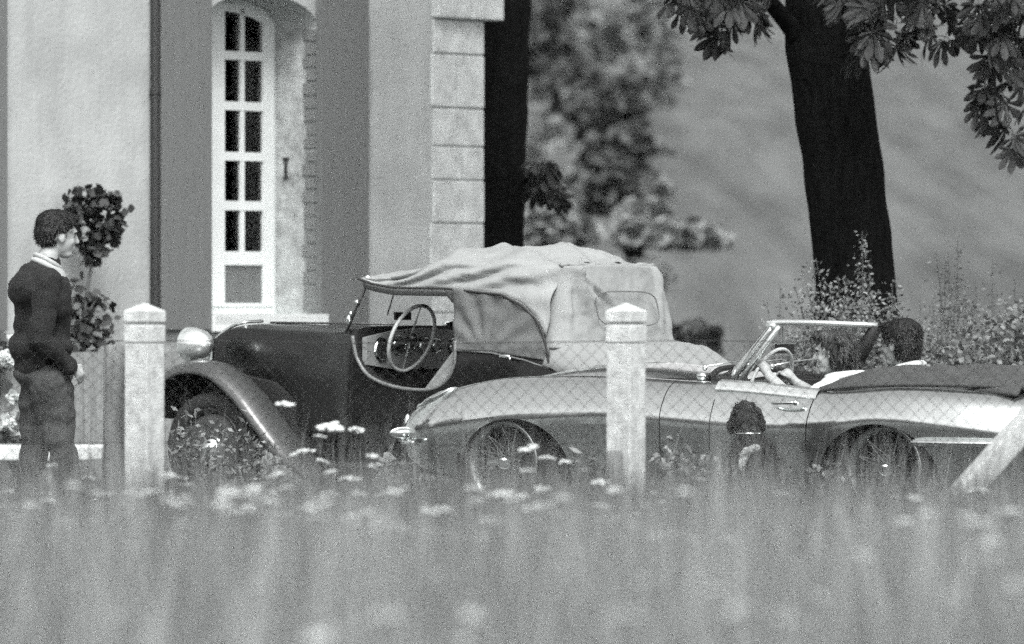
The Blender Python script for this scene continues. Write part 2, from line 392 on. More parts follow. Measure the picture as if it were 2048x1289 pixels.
# ------------------------------------------------------------------ vegetation helpers
def leafcloud(mb, c, rad, n, size, droop=.3, aspect=2.2, hollow=.0, seed=None):
    r = random.Random(seed) if seed is not None else rnd; c = Vector(c)
    for _ in range(n):
        while True:
            p = Vector((r.uniform(-1, 1), r.uniform(-1, 1), r.uniform(-1, 1)))
            if hollow <= p.length <= 1: break
        q = c + Vector((p.x * rad[0], p.y * rad[1], p.z * rad[2]))
        a = Vector((r.gauss(0, 1), r.gauss(0, 1), r.gauss(-droop, .6))).normalized(); s = size * r.uniform(.6, 1.3)
        b = a.cross(Vector((r.gauss(0, 1), r.gauss(0, 1), r.gauss(0, 1)))).normalized() * s / aspect
        mb.add([q, q + a * s * .28 + b * .85, q + a * s * .62 + b * .8, q + a * s, q + a * s * .62 - b * .8, q + a * s * .28 - b * .85], [(0, 1, 2, 3), (0, 3, 4, 5)])
# palmate chestnut leaf (shared)
def palmate():
    mb = MB()
    for k, ang in enumerate([-100, -62, -30, 0, 30, 62, 100]):
        L = [.10, .145, .18, .195, .18, .145, .10][k]; a = R(ang); d = Vector((math.sin(a), math.cos(a), 0)); n = Vector((d.y, -d.x, 0)); rows = []
        for t, wv in [(0, .003), (.3, .010), (.55, .021), (.75, .030), (.9, .021), (1.0, .002)]:
            z = -.55 * L * t * t; W = wv * L / .18
            rows.append([d * L * t + n * W + Vector((0, 0, z)), d * L * t + Vector((0, 0, z - .006)), d * L * t - n * W + Vector((0, 0, z))])
        mb.grid(rows)
    mb.tube([(0, 0, 0), (0, -.05, .02), (0, -.12, .03)], .003, 3)
    me = mb.mesh('leaf'); me.materials.append(M_LEAF); return me
LEAF = palmate()
def put_leaf(tree, p, s=1.0):
    o = link('leaf', LEAF, None, tree); o.location = p
    o.rotation_euler = (rnd.uniform(-1.9, -.7), rnd.uniform(-.7, .7), rnd.uniform(-1.6, 1.6)) if rnd.random() < .7 else (rnd.uniform(-.7, .3), rnd.uniform(-.5, .5), rnd.uniform(0, 6.28))
    o.scale = (s,) * 3
def bark_tube(pts, rad, n=18, amp=.018):
    mb = MB(); P = catmull(pts, 8); K = len(P); rr = []
    for i in range(K):
        t = i / (K - 1) * (len(rad) - 1); j = min(int(t), len(rad) - 2); rr.append(rad[j] + (rad[j + 1] - rad[j]) * (t - j))
    mb.tube(P, rr, n)
    mb.v = [tuple(Vector(v) * 1.0 + Vector((noise.noise(Vector(v) * 4), noise.noise(Vector(v) * 4 + Vector((9, 0, 0))), 0)) * amp) for v in mb.v]
    return mb
# right chestnut
tr = empty('chestnut_tree', (0, 0, 0), 0, 'thick dark chestnut trunk leaning left with drooping palmate leaves, behind the open car', 'tree')
Yt = 43.0
tp = lambda u, v, Y=Yt: at(u, v, Y)
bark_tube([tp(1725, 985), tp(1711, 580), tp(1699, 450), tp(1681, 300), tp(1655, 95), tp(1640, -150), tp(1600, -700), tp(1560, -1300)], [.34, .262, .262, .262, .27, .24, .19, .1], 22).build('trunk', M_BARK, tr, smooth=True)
limbs = [[(1640, 130, 43), (1570, 40, 42.8), (1500, -30, 42.4), (1400, -60, 42)], [(1640, 30, 43), (1570, -60, 42.8), (1440, -130, 42.5), (1330, -150, 42)],
         [(1670, 60, 43), (1760, -40, 42.4), (1900, -60, 41.8), (2080, -20, 41.4), (2200, 60, 41)], [(1650, -100, 43), (1760, -250, 43.5), (1950, -330, 43)], [(1640, -200, 43), (1500, -420, 43), (1300, -560, 43.3)]]
for L in limbs: bark_tube([tp(*q) for q in L], [.09, .06, .045, .025], 8, .006).build('branch', M_BARK, tr, smooth=True)
twigs = [[(1430, -50, 42.1), (1420, 20, 42), (1440, 70, 41.9)], [(1980, -50, 41.6), (1990, 60, 41.4), (1990, 190, 41.3), (2000, 260, 41.3)], [(2060, -20, 41.4), (2030, 90, 41.2)], [(1700, -30, 42.4), (1710, 40, 42.2), (1745, 90, 42.1)]]
for L in twigs: bark_tube([tp(*q) for q in L], [.015, .01, .006], 5, .002).build('branch', M_BARK, tr, smooth=True)
lp = []
def scatter(n, u0, u1, v0, v1, Y0=41.2, Y1=42.3): lp.extend([(rnd.uniform(u0, u1), rnd.uniform(v0, v1), rnd.uniform(Y0, Y1)) for _ in range(n)])
scatter(12, 1345, 1410, -30, 30); scatter(16, 1400, 1470, -30, 50); scatter(4, 1425, 1450, 50, 75); scatter(10, 1460, 1540, -40, 30); scatter(4, 1510, 1525, 15, 50)
scatter(18, 1670, 1760, -40, 45); scatter(6, 1715, 1760, 60, 110); scatter(4, 1790, 1815, 45, 100); scatter(16, 1760, 1850, -40, 25); scatter(14, 1830, 1930, -40, 60); scatter(3, 1855, 1910, 60, 85)
scatter(26, 1940, 2060, -30, 80); scatter(14, 1960, 2060, 80, 170); scatter(12, 1945, 2060, 170, 260); scatter(4, 2010, 2060, 260, 300)
for u, v, Y in lp: put_leaf(tr, tp(u, v, Y), rnd.uniform(.72, 1.05))
cr = MB()
for _ in range(60):
    c = tp(rnd.uniform(900, 2600), rnd.uniform(-1500, -330), rnd.uniform(40.5, 45.5)); leafcloud(cr, c, (.7, .7, .5), 60, .2)
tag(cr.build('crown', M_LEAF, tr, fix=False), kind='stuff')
# left chestnut
tl = empty('chestnut_tree', (0, 0, 0), 0, 'dark tree trunk standing at the house corner beside the stone quoins', 'tree')
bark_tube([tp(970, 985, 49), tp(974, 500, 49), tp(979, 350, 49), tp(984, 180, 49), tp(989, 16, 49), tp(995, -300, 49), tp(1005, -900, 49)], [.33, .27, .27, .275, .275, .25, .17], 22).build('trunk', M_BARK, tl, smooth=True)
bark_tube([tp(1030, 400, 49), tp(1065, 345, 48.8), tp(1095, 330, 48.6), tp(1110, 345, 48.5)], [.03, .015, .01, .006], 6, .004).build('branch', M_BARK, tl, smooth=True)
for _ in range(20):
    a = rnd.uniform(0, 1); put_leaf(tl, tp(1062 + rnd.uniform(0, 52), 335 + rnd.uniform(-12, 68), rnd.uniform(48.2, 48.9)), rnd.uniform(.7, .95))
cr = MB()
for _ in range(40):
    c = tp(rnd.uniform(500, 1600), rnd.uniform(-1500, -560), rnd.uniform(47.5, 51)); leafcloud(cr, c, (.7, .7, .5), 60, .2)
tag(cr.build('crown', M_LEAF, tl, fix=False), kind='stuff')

# hedge of trees running up the hill (blurred, far)
def far_tree(u, v, Y, wpx, hpx, m, label, n=1100, size=.19, cat='tree', name='hillside_tree', grp=None):
    c = at(u, v, Y); k = Y / F; base = Vector((c.x, Y, terr(c.x, Y)))
    e = empty(name, base, 0, label, cat, grp)
    tm = MB(); tm.tube([(0, 0, -.1), (0.1, 0, max(.4, (c.z - base.z)))], [.16, .08], 7); tm.build('trunk', M_BARK, e)
    cl = MB(); r = Vector((wpx * k / 2, wpx * k / 2, hpx * k / 2)); cc = c - base
    leafcloud(cl, cc, r, n, size * Y / 100, .2, 1.6)
    for _ in range(7):
        o_ = Vector((rnd.uniform(-.9, .9) * r.x, rnd.uniform(-.7, .7) * r.y, rnd.uniform(-.9, .9) * r.z)); leafcloud(cl, cc + o_, r * .5, n // 8, size * Y / 100, .2, 1.6)
    tag(cl.build('crown', m, e, fix=False), kind='stuff')
G1 = 'dark trees climbing the hillside'
DK = [(1100, 165, 150, 150, 230), (1145, 225, 135, 180, 220), (1195, 290, 120, 150, 210), (1225, 350, 105, 120, 170), (1245, 410, 92, 110, 110), (1110, 70, 165, 130, 130)]
LB = ['uppermost dark tree of the row climbing the hillside beside the left trunk', 'second highest dark tree on the hillside right of the left trunk', 'middle dark tree of the slanting hillside row, above the canvas hood', 'dark tree below the middle of the slanting hillside row', 'lowest dark tree of the slanting row on the hillside', 'dark mottled treetop at the top edge of the picture, right of the left trunk']
for i, (u, v, Y, a, b) in enumerate(DK): far_tree(u, v, Y, a, b, M_LEAFM, LB[i], grp=G1)
LT = [(1200, 85, 160, 120, 110, 'pale tree high on the hillside above the dark slanting row'), (1265, 60, 170, 110, 130, 'grey treetop on the hillside near the top edge, left of the drooping leaves'), (1105, 285, 128, 80, 110, 'pale bush on the hillside beside the left trunk, above its leaf cluster'), (1150, 340, 112, 80, 90, 'light bushy tree on the hillside just right of the small dark leaf cluster'), (1285, 250, 140, 70, 120, 'light bush on the right flank of the slanting row of dark trees'), (1375, 478, 84, 150, 30, 'low pale bush lying across the hillside to the right of the canvas hood'), (1300, 400, 96, 50, 60, 'small pale bush at the lower right end of the dark row'), (1285, 440, 86, 60, 44, 'small pale bush at the foot of the slanting dark row'), (1262, 462, 82, 70, 30, 'low grey bush under the lowest dark tree on the hillside'), (1120, 460, 76, 110, 60, 'grey bush low on the hillside just above the canvas hood')]
for u, v, Y, a, b, l in LT: far_tree(u, v, Y, a, b, M_LEAFL, l, cat='bush' if 'bush' in l else 'tree', name='hillside_bush' if 'bush' in l else 'hillside_tree')
for u, v, Y, a, b, l in [(1375, 690, 66, 110, 70, 'dark low bush behind the rear of the canvas-topped car')]:
    far_tree(u, v, Y, a, b, M_LEAFM, l, cat='bush', name='hillside_bush', n=700)

for nm, v_, n_, lb in (('hillside_scrub', .145, 42, 'pale blurred scrub scattered over the far hillside'), ('hillside_scrub', .12, 18, 'darker blurred scrub patches scattered over the far hillside')):
    hs = MB()
    for _ in range(n_):
        Y = 72 + 110 * rnd.random() ** 1.3; X = (rnd.uniform(1030, 1340) - 1024) / F * Y; z_ = terr(X, Y)
        leafcloud(hs, (X, Y, z_ + .05), (rnd.uniform(.2, .55) * Y / 100, .5, rnd.uniform(.12, .35) * Y / 100), 60, .16 * Y / 100, 0, 2)
    tag(hs.build(nm, mat('scrub_leaf_%d' % int(v_ * 1000), v_, .9, isl=.4, spec=.1), fix=False), lb, 'scrub', kind='stuff')
# weeds behind the cars
def herb(u, vtop, Y, spread, m=None, label='', dens=1.0, lean=0, spire=False, name='tall_weed', cat='weed', leaf=.035, grp=None):
    top = at(u, vtop, Y); base = Vector((top.x - lean, Y, 0)); e = empty(name, base, 0, label, cat, grp)
    h = top.z; st = MB(); fo = MB(); nst = 1 if spire else 5
    for k in range(nst):
        dx = rnd.uniform(-spread, spread) if k else 0; dy = rnd.uniform(-.25, .25) if k else 0; hh = h * (rnd.uniform(.72, .95) if k else 1)
        P = catmull([(dx * .1, dy * .2, 0), (dx * .35 + lean * .2, dy * .5, hh * .45), (dx + lean, dy, hh)], 8)
        st.tube(P, [.008 * (1 - .8 * i / (len(P) - 1)) for i in range(len(P))], 4)
        n = int((50 if not spire else 120) * dens * 3)
        for _ in range(n):
            t = rnd.uniform(.25 if Y < 40 or u > 1800 else .66, 1) if not spire else rnd.uniform(.6, 1); p = P[min(int(t * (len(P) - 1)), len(P) - 1)]
            wd = (spread * .42 * (1.15 - t) + .02) if not spire else (.16 * (1.02 - t) + .012)
            q = Vector(p) + Vector((rnd.gauss(0, wd), rnd.gauss(0, wd), rnd.gauss(0, .05)))
            a = Vector((rnd.gauss(0, 1), rnd.gauss(0, 1), rnd.gauss(.3, .6))).normalized() * leaf * rnd.uniform(.5, 1.3); b = a.cross(Vector((rnd.gauss(0, 1), rnd.gauss(0, 1), rnd.gauss(0, 1)))).normalized() * leaf * .22
            fo.add([q, q + a * .5 + b, q + a, q + a * .5 - b], [(0, 1, 2, 3)])
    st.build('stem', M_STEM, e, fix=False); tag(fo.build('foliage', m or M_HERB, e, fix=False), kind='stuff')
herb(1725, 462, 41.5, .1, label='tall feathery spire-shaped weed rising in front of the right tree trunk', spire=True, leaf=.03)
herb(1740, 545, 41.3, .16, label='dense leafy weed below the spire weed at the foot of the right trunk', dens=1.6)
herb(1632, 515, 41.6, .22, label='flowering weed leaning out left of the right trunk, above the windscreen', lean=-.15, dens=1.3)
herb(1690, 560, 41.2, .22, label='pale flowering weed covering the middle of the right trunk base', dens=1.4)
herb(1785, 560, 41.4, .18, label='short leafy weed at the right edge of the right trunk', dens=1.2)
herb(1560, 560, 42.5, .18, label='thin faint weed standing alone left of the right trunk', dens=.35)
herb(1690, 610, 41, .16, label='leafy weed behind the top rail of the windscreen', dens=1.2)
for u, v, Y_, l in [(372, 800, 36.6, 'thin weed stalk in front of the dark front wheel arch'), (440, 862, 36.4, 'pale leafy weed in front of the hub of the dark front wheel'), (492, 850, 36.5, 'leafy weed in front of the rear part of the dark front wheel'), (535, 900, 36.3, 'low leafy weed below the tail of the dark front wing')]:
    herb(u, v, Y_, .10, label=l, dens=.4, leaf=.05)
for u, v, Y_, l in [(1180, 905, 33.2, 'leafy weed between the front wire wheel and the right post'), (1335, 880, 33, 'broad leafy weed just right of the right concrete post'), (1400, 900, 33.2, 'leafy weed between the right post and the dog'), (1660, 930, 33.2, 'low weed before the sill between the dog and the rear wheel'), (820, 905, 33.4, 'low weed under the silver nose')]:
    herb(u, v, Y_, .12, label=l, dens=.35, leaf=.06)
G2 = 'tall weeds behind the open car'
for u, v, l in [(1840, 600, 'leafy weed just right of the male passenger\'s head'), (1890, 520, 'thin tall weed halfway between the right trunk and the picture edge'), (1915, 478, 'tallest thin weed right of the trunk'), (1950, 560, 'bushy weed right of the tallest thin weed'), (1985, 520, 'wispy weed near the right picture edge'), (2030, 560, 'wispy weed cut by the right picture edge'), (1870, 640, 'low bushy weed above the folded hood')]:
    herb(u, v, rnd.uniform(41.5, 43.5), .28, label=l, dens=.9, grp=G2)
un = MB()
for _ in range(1300):
    u = rnd.uniform(1570, 2300); top = 765 - (0 if u < 1730 else min(130, (u - 1730) * .42)) + rnd.uniform(-25, 40); Y = rnd.uniform(40.5, 43.5)
    c = at(u, rnd.uniform(top, 960), Y); leafcloud(un, c, (.16, .16, .14), 32, .036, 0, 2.4)
tag(un.build('undergrowth', M_HERBD, fix=False), 'dense mottled undergrowth behind the folded hood of the open car', 'undergrowth', kind='stuff')
un = MB()
for _ in range(1500):
    u = rnd.uniform(1600, 1800); c = at(u, rnd.uniform(668 + abs(u - 1690) * .25, 800), rnd.uniform(42.0, 42.6)); leafcloud(un, c, (.15, .1, .13), 30, .022, 0, 2.0)
tag(un.build('undergrowth', mat('pale_undergrowth_leaf', .25, .85, isl=.12, spec=.1), fix=False), 'pale low undergrowth around the foot of the right trunk, seen through the windscreen', 'undergrowth', kind='stuff')

# rose bush against the wall, left
rb = empty('rose_bush', at(178, 604, 43.6) * 1, 0, 'slender rose bush with a dark leafy head against the plaster wall, behind the man', 'shrub'); rb.location.z = 0
bx = rb.location.x
def L3(u, v, Y=43.6): p = at(u, v, Y); return Vector((p.x - bx, p.y - 43.6, p.z))
st = MB()
st.tube(catmull([(0.02, 0, 0), L3(170, 760), L3(168, 640), L3(178, 560), L3(190, 470)], 6), .013, 6); st.tube(catmull([L3(168, 640), L3(195, 600), L3(220, 610)], 5), .006, 5); st.tube(catmull([L3(170, 700), L3(195, 680), L3(225, 675)], 5), .006, 5)
st.build('stem', M_STEM, rb, smooth=True)
fo = MB()
for u, v, ru, rv, n in [(190, 440, .19, .18, 150), (170, 405, .15, .12, 70), (200, 480, .13, .12, 60), (185, 505, .09, .08, 70), (215, 400, .1, .06, 60), (222, 455, .05, .12, 50), (168, 630, .10, .18, 60), (200, 605, .14, .05, 22), (205, 645, .14, .05, 24), (150, 590, .12, .16, 30), (195, 685, .14, .06, 30), (160, 680, .1, .12, 40), (235, 420, .1, .1, 20), (150, 400, .1, .08, 20)]:
    leafcloud(fo, L3(u, v), (ru, .15, rv), n, .062, .3, 1.9)
tag(fo.build('foliage', mat('rose_leaf', .042, .6, isl=.5, spec=.3), rb, fix=False), kind='stuff')
hb = empty('garden_bush', (at(30, 604, 42.6).x, 42.6, 0), 0, 'pale leafed bush with blossoms at the left picture edge behind the man', 'bush')
fo = MB()
for _ in range(26): leafcloud(fo, (rnd.uniform(-.35, .12), rnd.uniform(-.2, .2), rnd.uniform(.15, .92)), (.09, .09, .07), 26, .09, .1, 1.7)
tag(fo.build('foliage', mat('pale_bush_leaf', .24, .7, isl=.9), hb, fix=False), kind='stuff')
fo = MB()
for u, v in [(30, 800), (15, 720), (20, 845)]:
    p = at(u, v, 42.3) - Vector(hb.location); leafcloud(fo, p, (.05, .05, .04), 60, .04, 0, 1.5)
tag(fo.build('blossom', M_SHIRT, hb, fix=False), kind='stuff')
db = MB()
for _ in range(40): leafcloud(db, at(rnd.uniform(-60, 60), rnd.uniform(740, 985), 42.9), (.12, .1, .1), 24, .09)
tag(db.build('hedge', mat('dark_hedge_leaf', .03, .7, isl=.5), fix=False), 'dark low hedge at the left picture edge behind the white slab', 'hedge', kind='stuff')

# stone slab bench
be = empty('garden_bench', (-3.4, 41.5, 0), 0, 'low white stone slab bench with a rounded end, behind the standing man\'s legs', 'bench')
s_ = MB(); pl = [(-.95, -.24), (.68, -.24)] + [(.68 + .18 * math.sin(t), -.24 * math.cos(t)) for t in [math.pi * k / 10 for k in range(1, 10)]] + [(.68, .24), (-.95, .24)]
s_.extrude(pl, .205, .30, axis=2); o = s_.build('slab', M_SLAB, be); md = o.modifiers.new('b', 'BEVEL'); md.width = .015; md.segments = 3; md.limit_method = 'ANGLE'
for x in (-.6, .45): q = MB(); q.box((x, 0, .1), (.18, .34, .208)); q.build('support', M_SLABB, be)

# ------------------------------------------------------------------ fence posts, wire
def post(u, label):
    e = empty('concrete_fence_post', ((u - 1024) / F * 30, 30, 0), R(-35), label, 'fence post', 'white concrete fence posts')
    a = .131; m_ = MB(); m_.box((0, 0, .34), (a, a, 1.345)); o = m_.build('shaft', M_CONC, e); md = o.modifiers.new('b', 'BEVEL'); md.width = .006; md.segments = 2
    m_ = MB(); m_.box((0, 0, 1.054), (a + .008, a + .008, .082)); o = m_.build('collar', M_CONC, e); md = o.modifiers.new('b', 'BEVEL'); md.width = .007; md.segments = 2
    c = MB(); h = (a + .009) / 2; c.add([(-h, -h, 1.106), (h, -h, 1.106), (h, h, 1.106), (-h, h, 1.106), (-h, -h, 1.158), (h, -h, 1.158), (h, h, 1.158), (-h, h, 1.158), (0, 0, 1.197)],
        [(3, 2, 1, 0), (0, 1, 5, 4), (1, 2, 6, 5), (2, 3, 7, 6), (3, 0, 4, 7), (4, 5, 8), (5, 6, 8), (6, 7, 8), (7, 4, 8)])
    c.box((0, 0, 1.10), (a - .016, a - .016, .03))
    o = c.build('cap', M_CONC, e); md = o.modifiers.new('b', 'BEVEL'); md.width = .005; md.segments = 2; md.limit_method = 'ANGLE'
    return e
post(289, 'white concrete fence post with pyramid cap at left, between the man and the dark car')
post(1252, 'white concrete fence post with pyramid cap in front of the silver open car')
post(2190, 'white concrete fence post just outside the right picture edge, braced by a strut')
sp = MB(); A, B = at(1830, 1096, 29.9), at(2160, 728, 29.95)
d = (B - A).normalized(); M = d.to_track_quat('Z', 'Y').to_matrix() @ Matrix.Rotation(R(45 - 35), 3, 'Z'); sp.box((A + B) / 2, (.125, .10, (B - A).length), M=M)
o = sp.build('fence_strut', M_CONC); md = o.modifiers.new('b', 'BEVEL'); md.width = .008; md.segments = 2
tag(o, 'slanting pale concrete strut bracing the fence at the right picture edge', 'strut')
def stake(name, u, v0, Y, wd, label):
    p = at(u, v0, Y); mb = MB(); mb.tube([(p.x, Y, -.1), (p.x, Y, p.z * .45), (p.x + .006, Y, p.z * .8), (p.x + .004, Y, p.z - .012), (p.x + .004, Y, p.z)], [wd / 2, wd / 2, wd / 2 * .98, wd / 2 * .93, wd / 2 * .75], 14)
    mb.v = [(x + .005 * noise.noise(Vector((x * 8, y * 8, z * 5))), y, z) for x, y, z in mb.v]
    tag(mb.build(name, M_WOOD, auto=40), label, 'stake')
stake('wooden_stake', 227, 690, 30.25, .098, 'round weathered wooden stake leaning close to the left side of the left concrete post')
stake('wooden_stake', 1229, 902, 29.82, .075, 'short grey wooden stake in front of the lower part of the right concrete post')
fe = empty('chain_link_fence', (0, 30.12, 0), 0, 'thin chain link wire fence stretched across the whole picture between the posts', 'fence')
cl = MB(); x0, x1, z0, z1, p = -3.4, 4.2, .03, 1.01, .067
for sg in (1, -1):
    yy = -.002 * sg; k = 0
    c = x0 - (z1 - z0)
    while c < x1 + (z1 - z0):
        a = (c, z0) if sg > 0 else (c, z1); b = (c + (z1 - z0), z1) if sg > 0 else (c + (z1 - z0), z0)
        pa, pb = a, b
        def clip(pa, pb):
            (ax, az), (bx, bz) = pa, pb
            if bx <= x0 or ax >= x1: return None
            if ax < x0: t = (x0 - ax) / (bx - ax); ax, az = x0, az + (bz - az) * t
            if bx > x1: t = (x1 - ax) / (bx - ax); bx, bz = x1, az + (bz - az) * t
            return (ax, az), (bx, bz)
        r = clip(pa, pb)
        if r: cl.tube([(r[0][0], yy, r[0][1]), (r[1][0], yy, r[1][1])], .001, 3, cap=False)
        c += p
tag(cl.build('wire_mesh', M_WIRE, fe, fix=False), kind='stuff')
for zz in (1.016, .552, .03):
    P = [(x0 + (x1 - x0) * i / 40, .004, zz - .006 * math.sin(i * .5)) for i in range(41)]; m_ = MB(); m_.tube(P, .0022 if zz > 1 else .0018, 4); m_.build('wire', M_WIRE, fe, fix=False)

# ================================================================== WHEELS
def wheel(root, x, y, z, R0, wire=True, side=1, hubr=.05):
    We = None
    T = MB(); w2 = .075 if wire else .065
    T.lathe([(R0 - .105, -w2 * .8), (R0 - .06, -w2), (R0 - .02, -w2 * .95), (R0, -w2 * .6), (R0 + .002, 0), (R0, w2 * .6), (R0 - .02, w2 * .95), (R0 - .06, w2), (R0 - .105, w2 * .8), (R0 - .10, 0)], 48, Matrix.Identity(3), closed=True)
    T.v = [(a + x, b + y, c + z) for a, b, c in T.v]
    wo = T.build('wheel', M_TYRE, root, smooth=True)
    r = MB(); rr = R0 - .105
    r.lathe([(rr + .012, w2 * .83), (rr + .012, w2 * .95), (rr - .01, w2 * .85), (rr - .03, w2 * .2), (rr - .03, -w2 * .7), (rr + .01, -w2 * .8)], 40); r.v = [(a + x, b * side + y, c + z) for a, b, c in r.v]; r.build('rim', M_RIM if wire else M_DARKP, wo, smooth=True)
    h = MB(); h.lathe([(hubr, -.03), (hubr, .04), (hubr * .8, .06), (hubr * .5, .085), (.001, .095)], 20)
    if wire: h.box((0, .09, 0), (.15, .022, .03))
    h.v = [(a + x, b * side + y, c + z) for a, b, c in h.v]; h.build('hub', M_CHROME, wo, auto=40)
    s2 = MB()
    if wire:
        for k in range(48):
            t = 2 * math.pi * k / 48; dt = (.45 if k % 2 else -.45); yo = .05 if k % 4 < 2 else -.03
            s2.tube([(x + hubr * math.cos(t), y + side * yo, z + hubr * math.sin(t)), (x + (rr - .03) * math.cos(t + dt), y + side * .02, z + (rr - .03) * math.sin(t + dt))], .0028, 3, cap=False)
        tag(s2.build('spokes', M_RIM, wo, fix=False), kind='stuff')
    else:
        s2.lathe([(rr, .02), (rr * .8, .035), (rr * .5, .03), (.02, .03)], 32); s2.v = [(a + x, b * side + y, c + z) for a, b, c in s2.v]; s2.build('disc', M_WINGP, wo, smooth=True)
    return wo

# ================================================================== SILVER OPEN CAR
EO = (0.354, 36.5406, 0); ER = R(180 - 35)
car = empty('open_sports_car', EO, ER, 'silver open two-seat sports car with wire wheels and its hood folded down', 'car')
TAB = [  # x, hw, zm, zb, yc, zc, yv, zv, zt
 (.93, .20, .45, .41, .13, .483, .07, .49, .495), (.90, .34, .455, .37, .26, .51, .15, .512, .522), (.84, .47, .46, .34, .37, .548, .22, .535, .555), (.74, .58, .47, .30, .47, .605, .28, .58, .615),
 (.55, .68, .49, .25, .55, .675, .33, .64, .69), (.38, .72, .51, .22, .58, .73, .36, .69, .745), (.05, .76, .545, .20, .60, .783, .38, .745, .82), (-.25, .78, .565, .19, .61, .797, .40, .757, .86),
 (-.62, .79, .58, .19, .61, .80, .42, .762, .868), (-.9, .80, .575, .19, .62, .79, .43, .762, .848), (-1.2, .80, .555, .19, .63, .775, .44, .765, .825), (-1.5, .80, .53, .19, .66, .767, .40, .79, .80),
 (-2.05, .80, .525, .19, .67, .725, .40, .75, .76), (-2.25, .805, .55, .19, .66, .735, .40, .76, .77), (-2.45, .805, .57, .19, .65, .748, .40, .766, .775), (-2.7, .79, .56, .20, .62, .748, .38, .765, .775), (-3.0, .74, .53, .22, .56, .727, .35, .745, .755),
 (-3.3, .62, .49, .27, .44, .685, .28, .70, .705), (-3.46, .46, .47, .32, .32, .62, .2, .63, .635), (-3.54, .25, .46, .38, .17, .55, .1, .555, .56)]
def esec(x):
    hw, zm, zb, yc, zc, yv, zv, zt = interp(TAB, x); dz = zc - zm
    P = [(0, zb, 0), (hw * .65, zb, 0), (hw * .90, zb + .02, 0), (hw * .965, zb + (zm - zb) * .45, 0), (hw, zm, 0), (hw - (hw - yc) * .14, zm + dz * .45, 0), (hw - (hw - yc) * .48, zm + dz * .82, 0), (yc, zc, 0), ((yc + yv) / 2, (zc + zv) / 2 - .004, 0), (yv, zv, 0), (yv * .62, zv * .35 + zt * .65, 0), (0, zt, 0)]
    Q = catmull(P, 5); Q[-1].x = 0; Q[0].x = 0
    Q = [Vector((max(q.x, 0), q.y, 0)) for q in Q]
    half = [(x, q.x, q.y) for q in Q]; return half + [(x, -q.x, q.y) for q in Q[-2:0:-1]]
sx = []
x = .93
while x > -3.54: sx.append(x); x -= .018 if x > .7 else .045
sx.append(-3.54)
mb = MB(); rows = [esec(x) for x in sx]; mb.grid(rows, closed=True); n = len(rows[0])
mb.add([], [])
mb.f.append(tuple(range(n))[::-1]); mb.f.append(tuple((len(rows) - 1) * n + k for k in range(n))); mb.mi += [0, 0]
body = mb.build('body', [M_SILVER, M_BLACKI], car)
def cyl_cut(x, z, rx, rz, y0, y1):
    c = MB(); K = 40; poly = [(x + rx * math.cos(2 * math.pi * k / K), z + rz * math.sin(2 * math.pi * k / K)) for k in range(K)]; c.extrude(poly, y0, y1, mi=1); o = c.build('cut', [M_SILVER, M_BLACKI]); o.location = EO; o.rotation_euler = (0, 0, ER); return o
def box_cut(poly, y0, y1):
    c = MB(); c.extrude(poly, y0, y1, mi=1); o = c.build('cut', [M_SILVER, M_BLACKI]); o.location = EO; o.rotation_euler = (0, 0, ER); return o
bpy.context.view_layer.update()
cuts = [cyl_cut(-.10, .28, .375, .285, .47, 1.0), cyl_cut(-.10, .28, .375, .285, -1.0, -.47), cyl_cut(-2.44, .27, .36, .29, .5, 1.0), cyl_cut(-2.44, .27, .36, .29, -1.0, -.5),
        box_cut([(-1.40, .9), (-1.44, .62), (-1.2, .35), (-2.16, .30), (-2.20, .9)], -.655, .655),
        box_cut([(-1.10, .9), (-1.106, .9), (-1.085, .40), (-1.079, .40)], .735 - .17, 1.0),       # bonnet shut line
        box_cut([(-2.045, .9), (-2.052, .9), (-2.005, .38), (-1.998, .38)], .735 - .12, 1.0),
        box_cut([(-1.43, .9), (-1.436, .9), (-1.40, .38), (-1.394, .38)], .76, 1.0)]
# keep the shut lines shallow: cutters only reach the outer skin
body = boolean(body, cuts)
body.data.polygons.foreach_set('use_smooth', [True] * len(body.data.polygons)); body.data.set_sharp_from_angle(angle=R(38))
# split near door and bonnet panels into parts of their own
def split(o, name, test, mats):
    bm = bmesh.new(); bm.from_mesh(o.data); fs = [f for f in bm.faces if test(f.calc_center_median(), f)]
    if not fs: bm.free(); return
    bm2 = bm.copy(); s = {f.index for f in fs}
    bmesh.ops.delete(bm, geom=[f for f in bm.faces if f.index in s], context='FACES'); bm.to_mesh(o.data); bm.free()
    bmesh.ops.delete(bm2, geom=[f for f in bm2.faces if f.index not in s], context='FACES'); me = bpy.data.meshes.new(name); bm2.to_mesh(me); bm2.free()
    return link(name, me, mats, car)
body.data.update()
door = split(body, 'door', lambda c, f: -2.0 - .1 * (c.z - .4) < c.x < -1.40 and c.y > .66 and .30 < c.z and f.material_index == 0, [M_SILVER, M_BLACKI])
bonnet = split(body, 'bonnet', lambda c, f: c.x > -1.08 and c.z > .56 and f.material_index == 0, [M_SILVER, M_BLACKI])
wheel(car, 0, .64, .325, .325); wheel(car, -2.44, .64, .325, .325)
wheel(car, 0, -.64, .325, .325, side=-1); wheel(car, -2.44, -.64, .325, .325, side=-1)
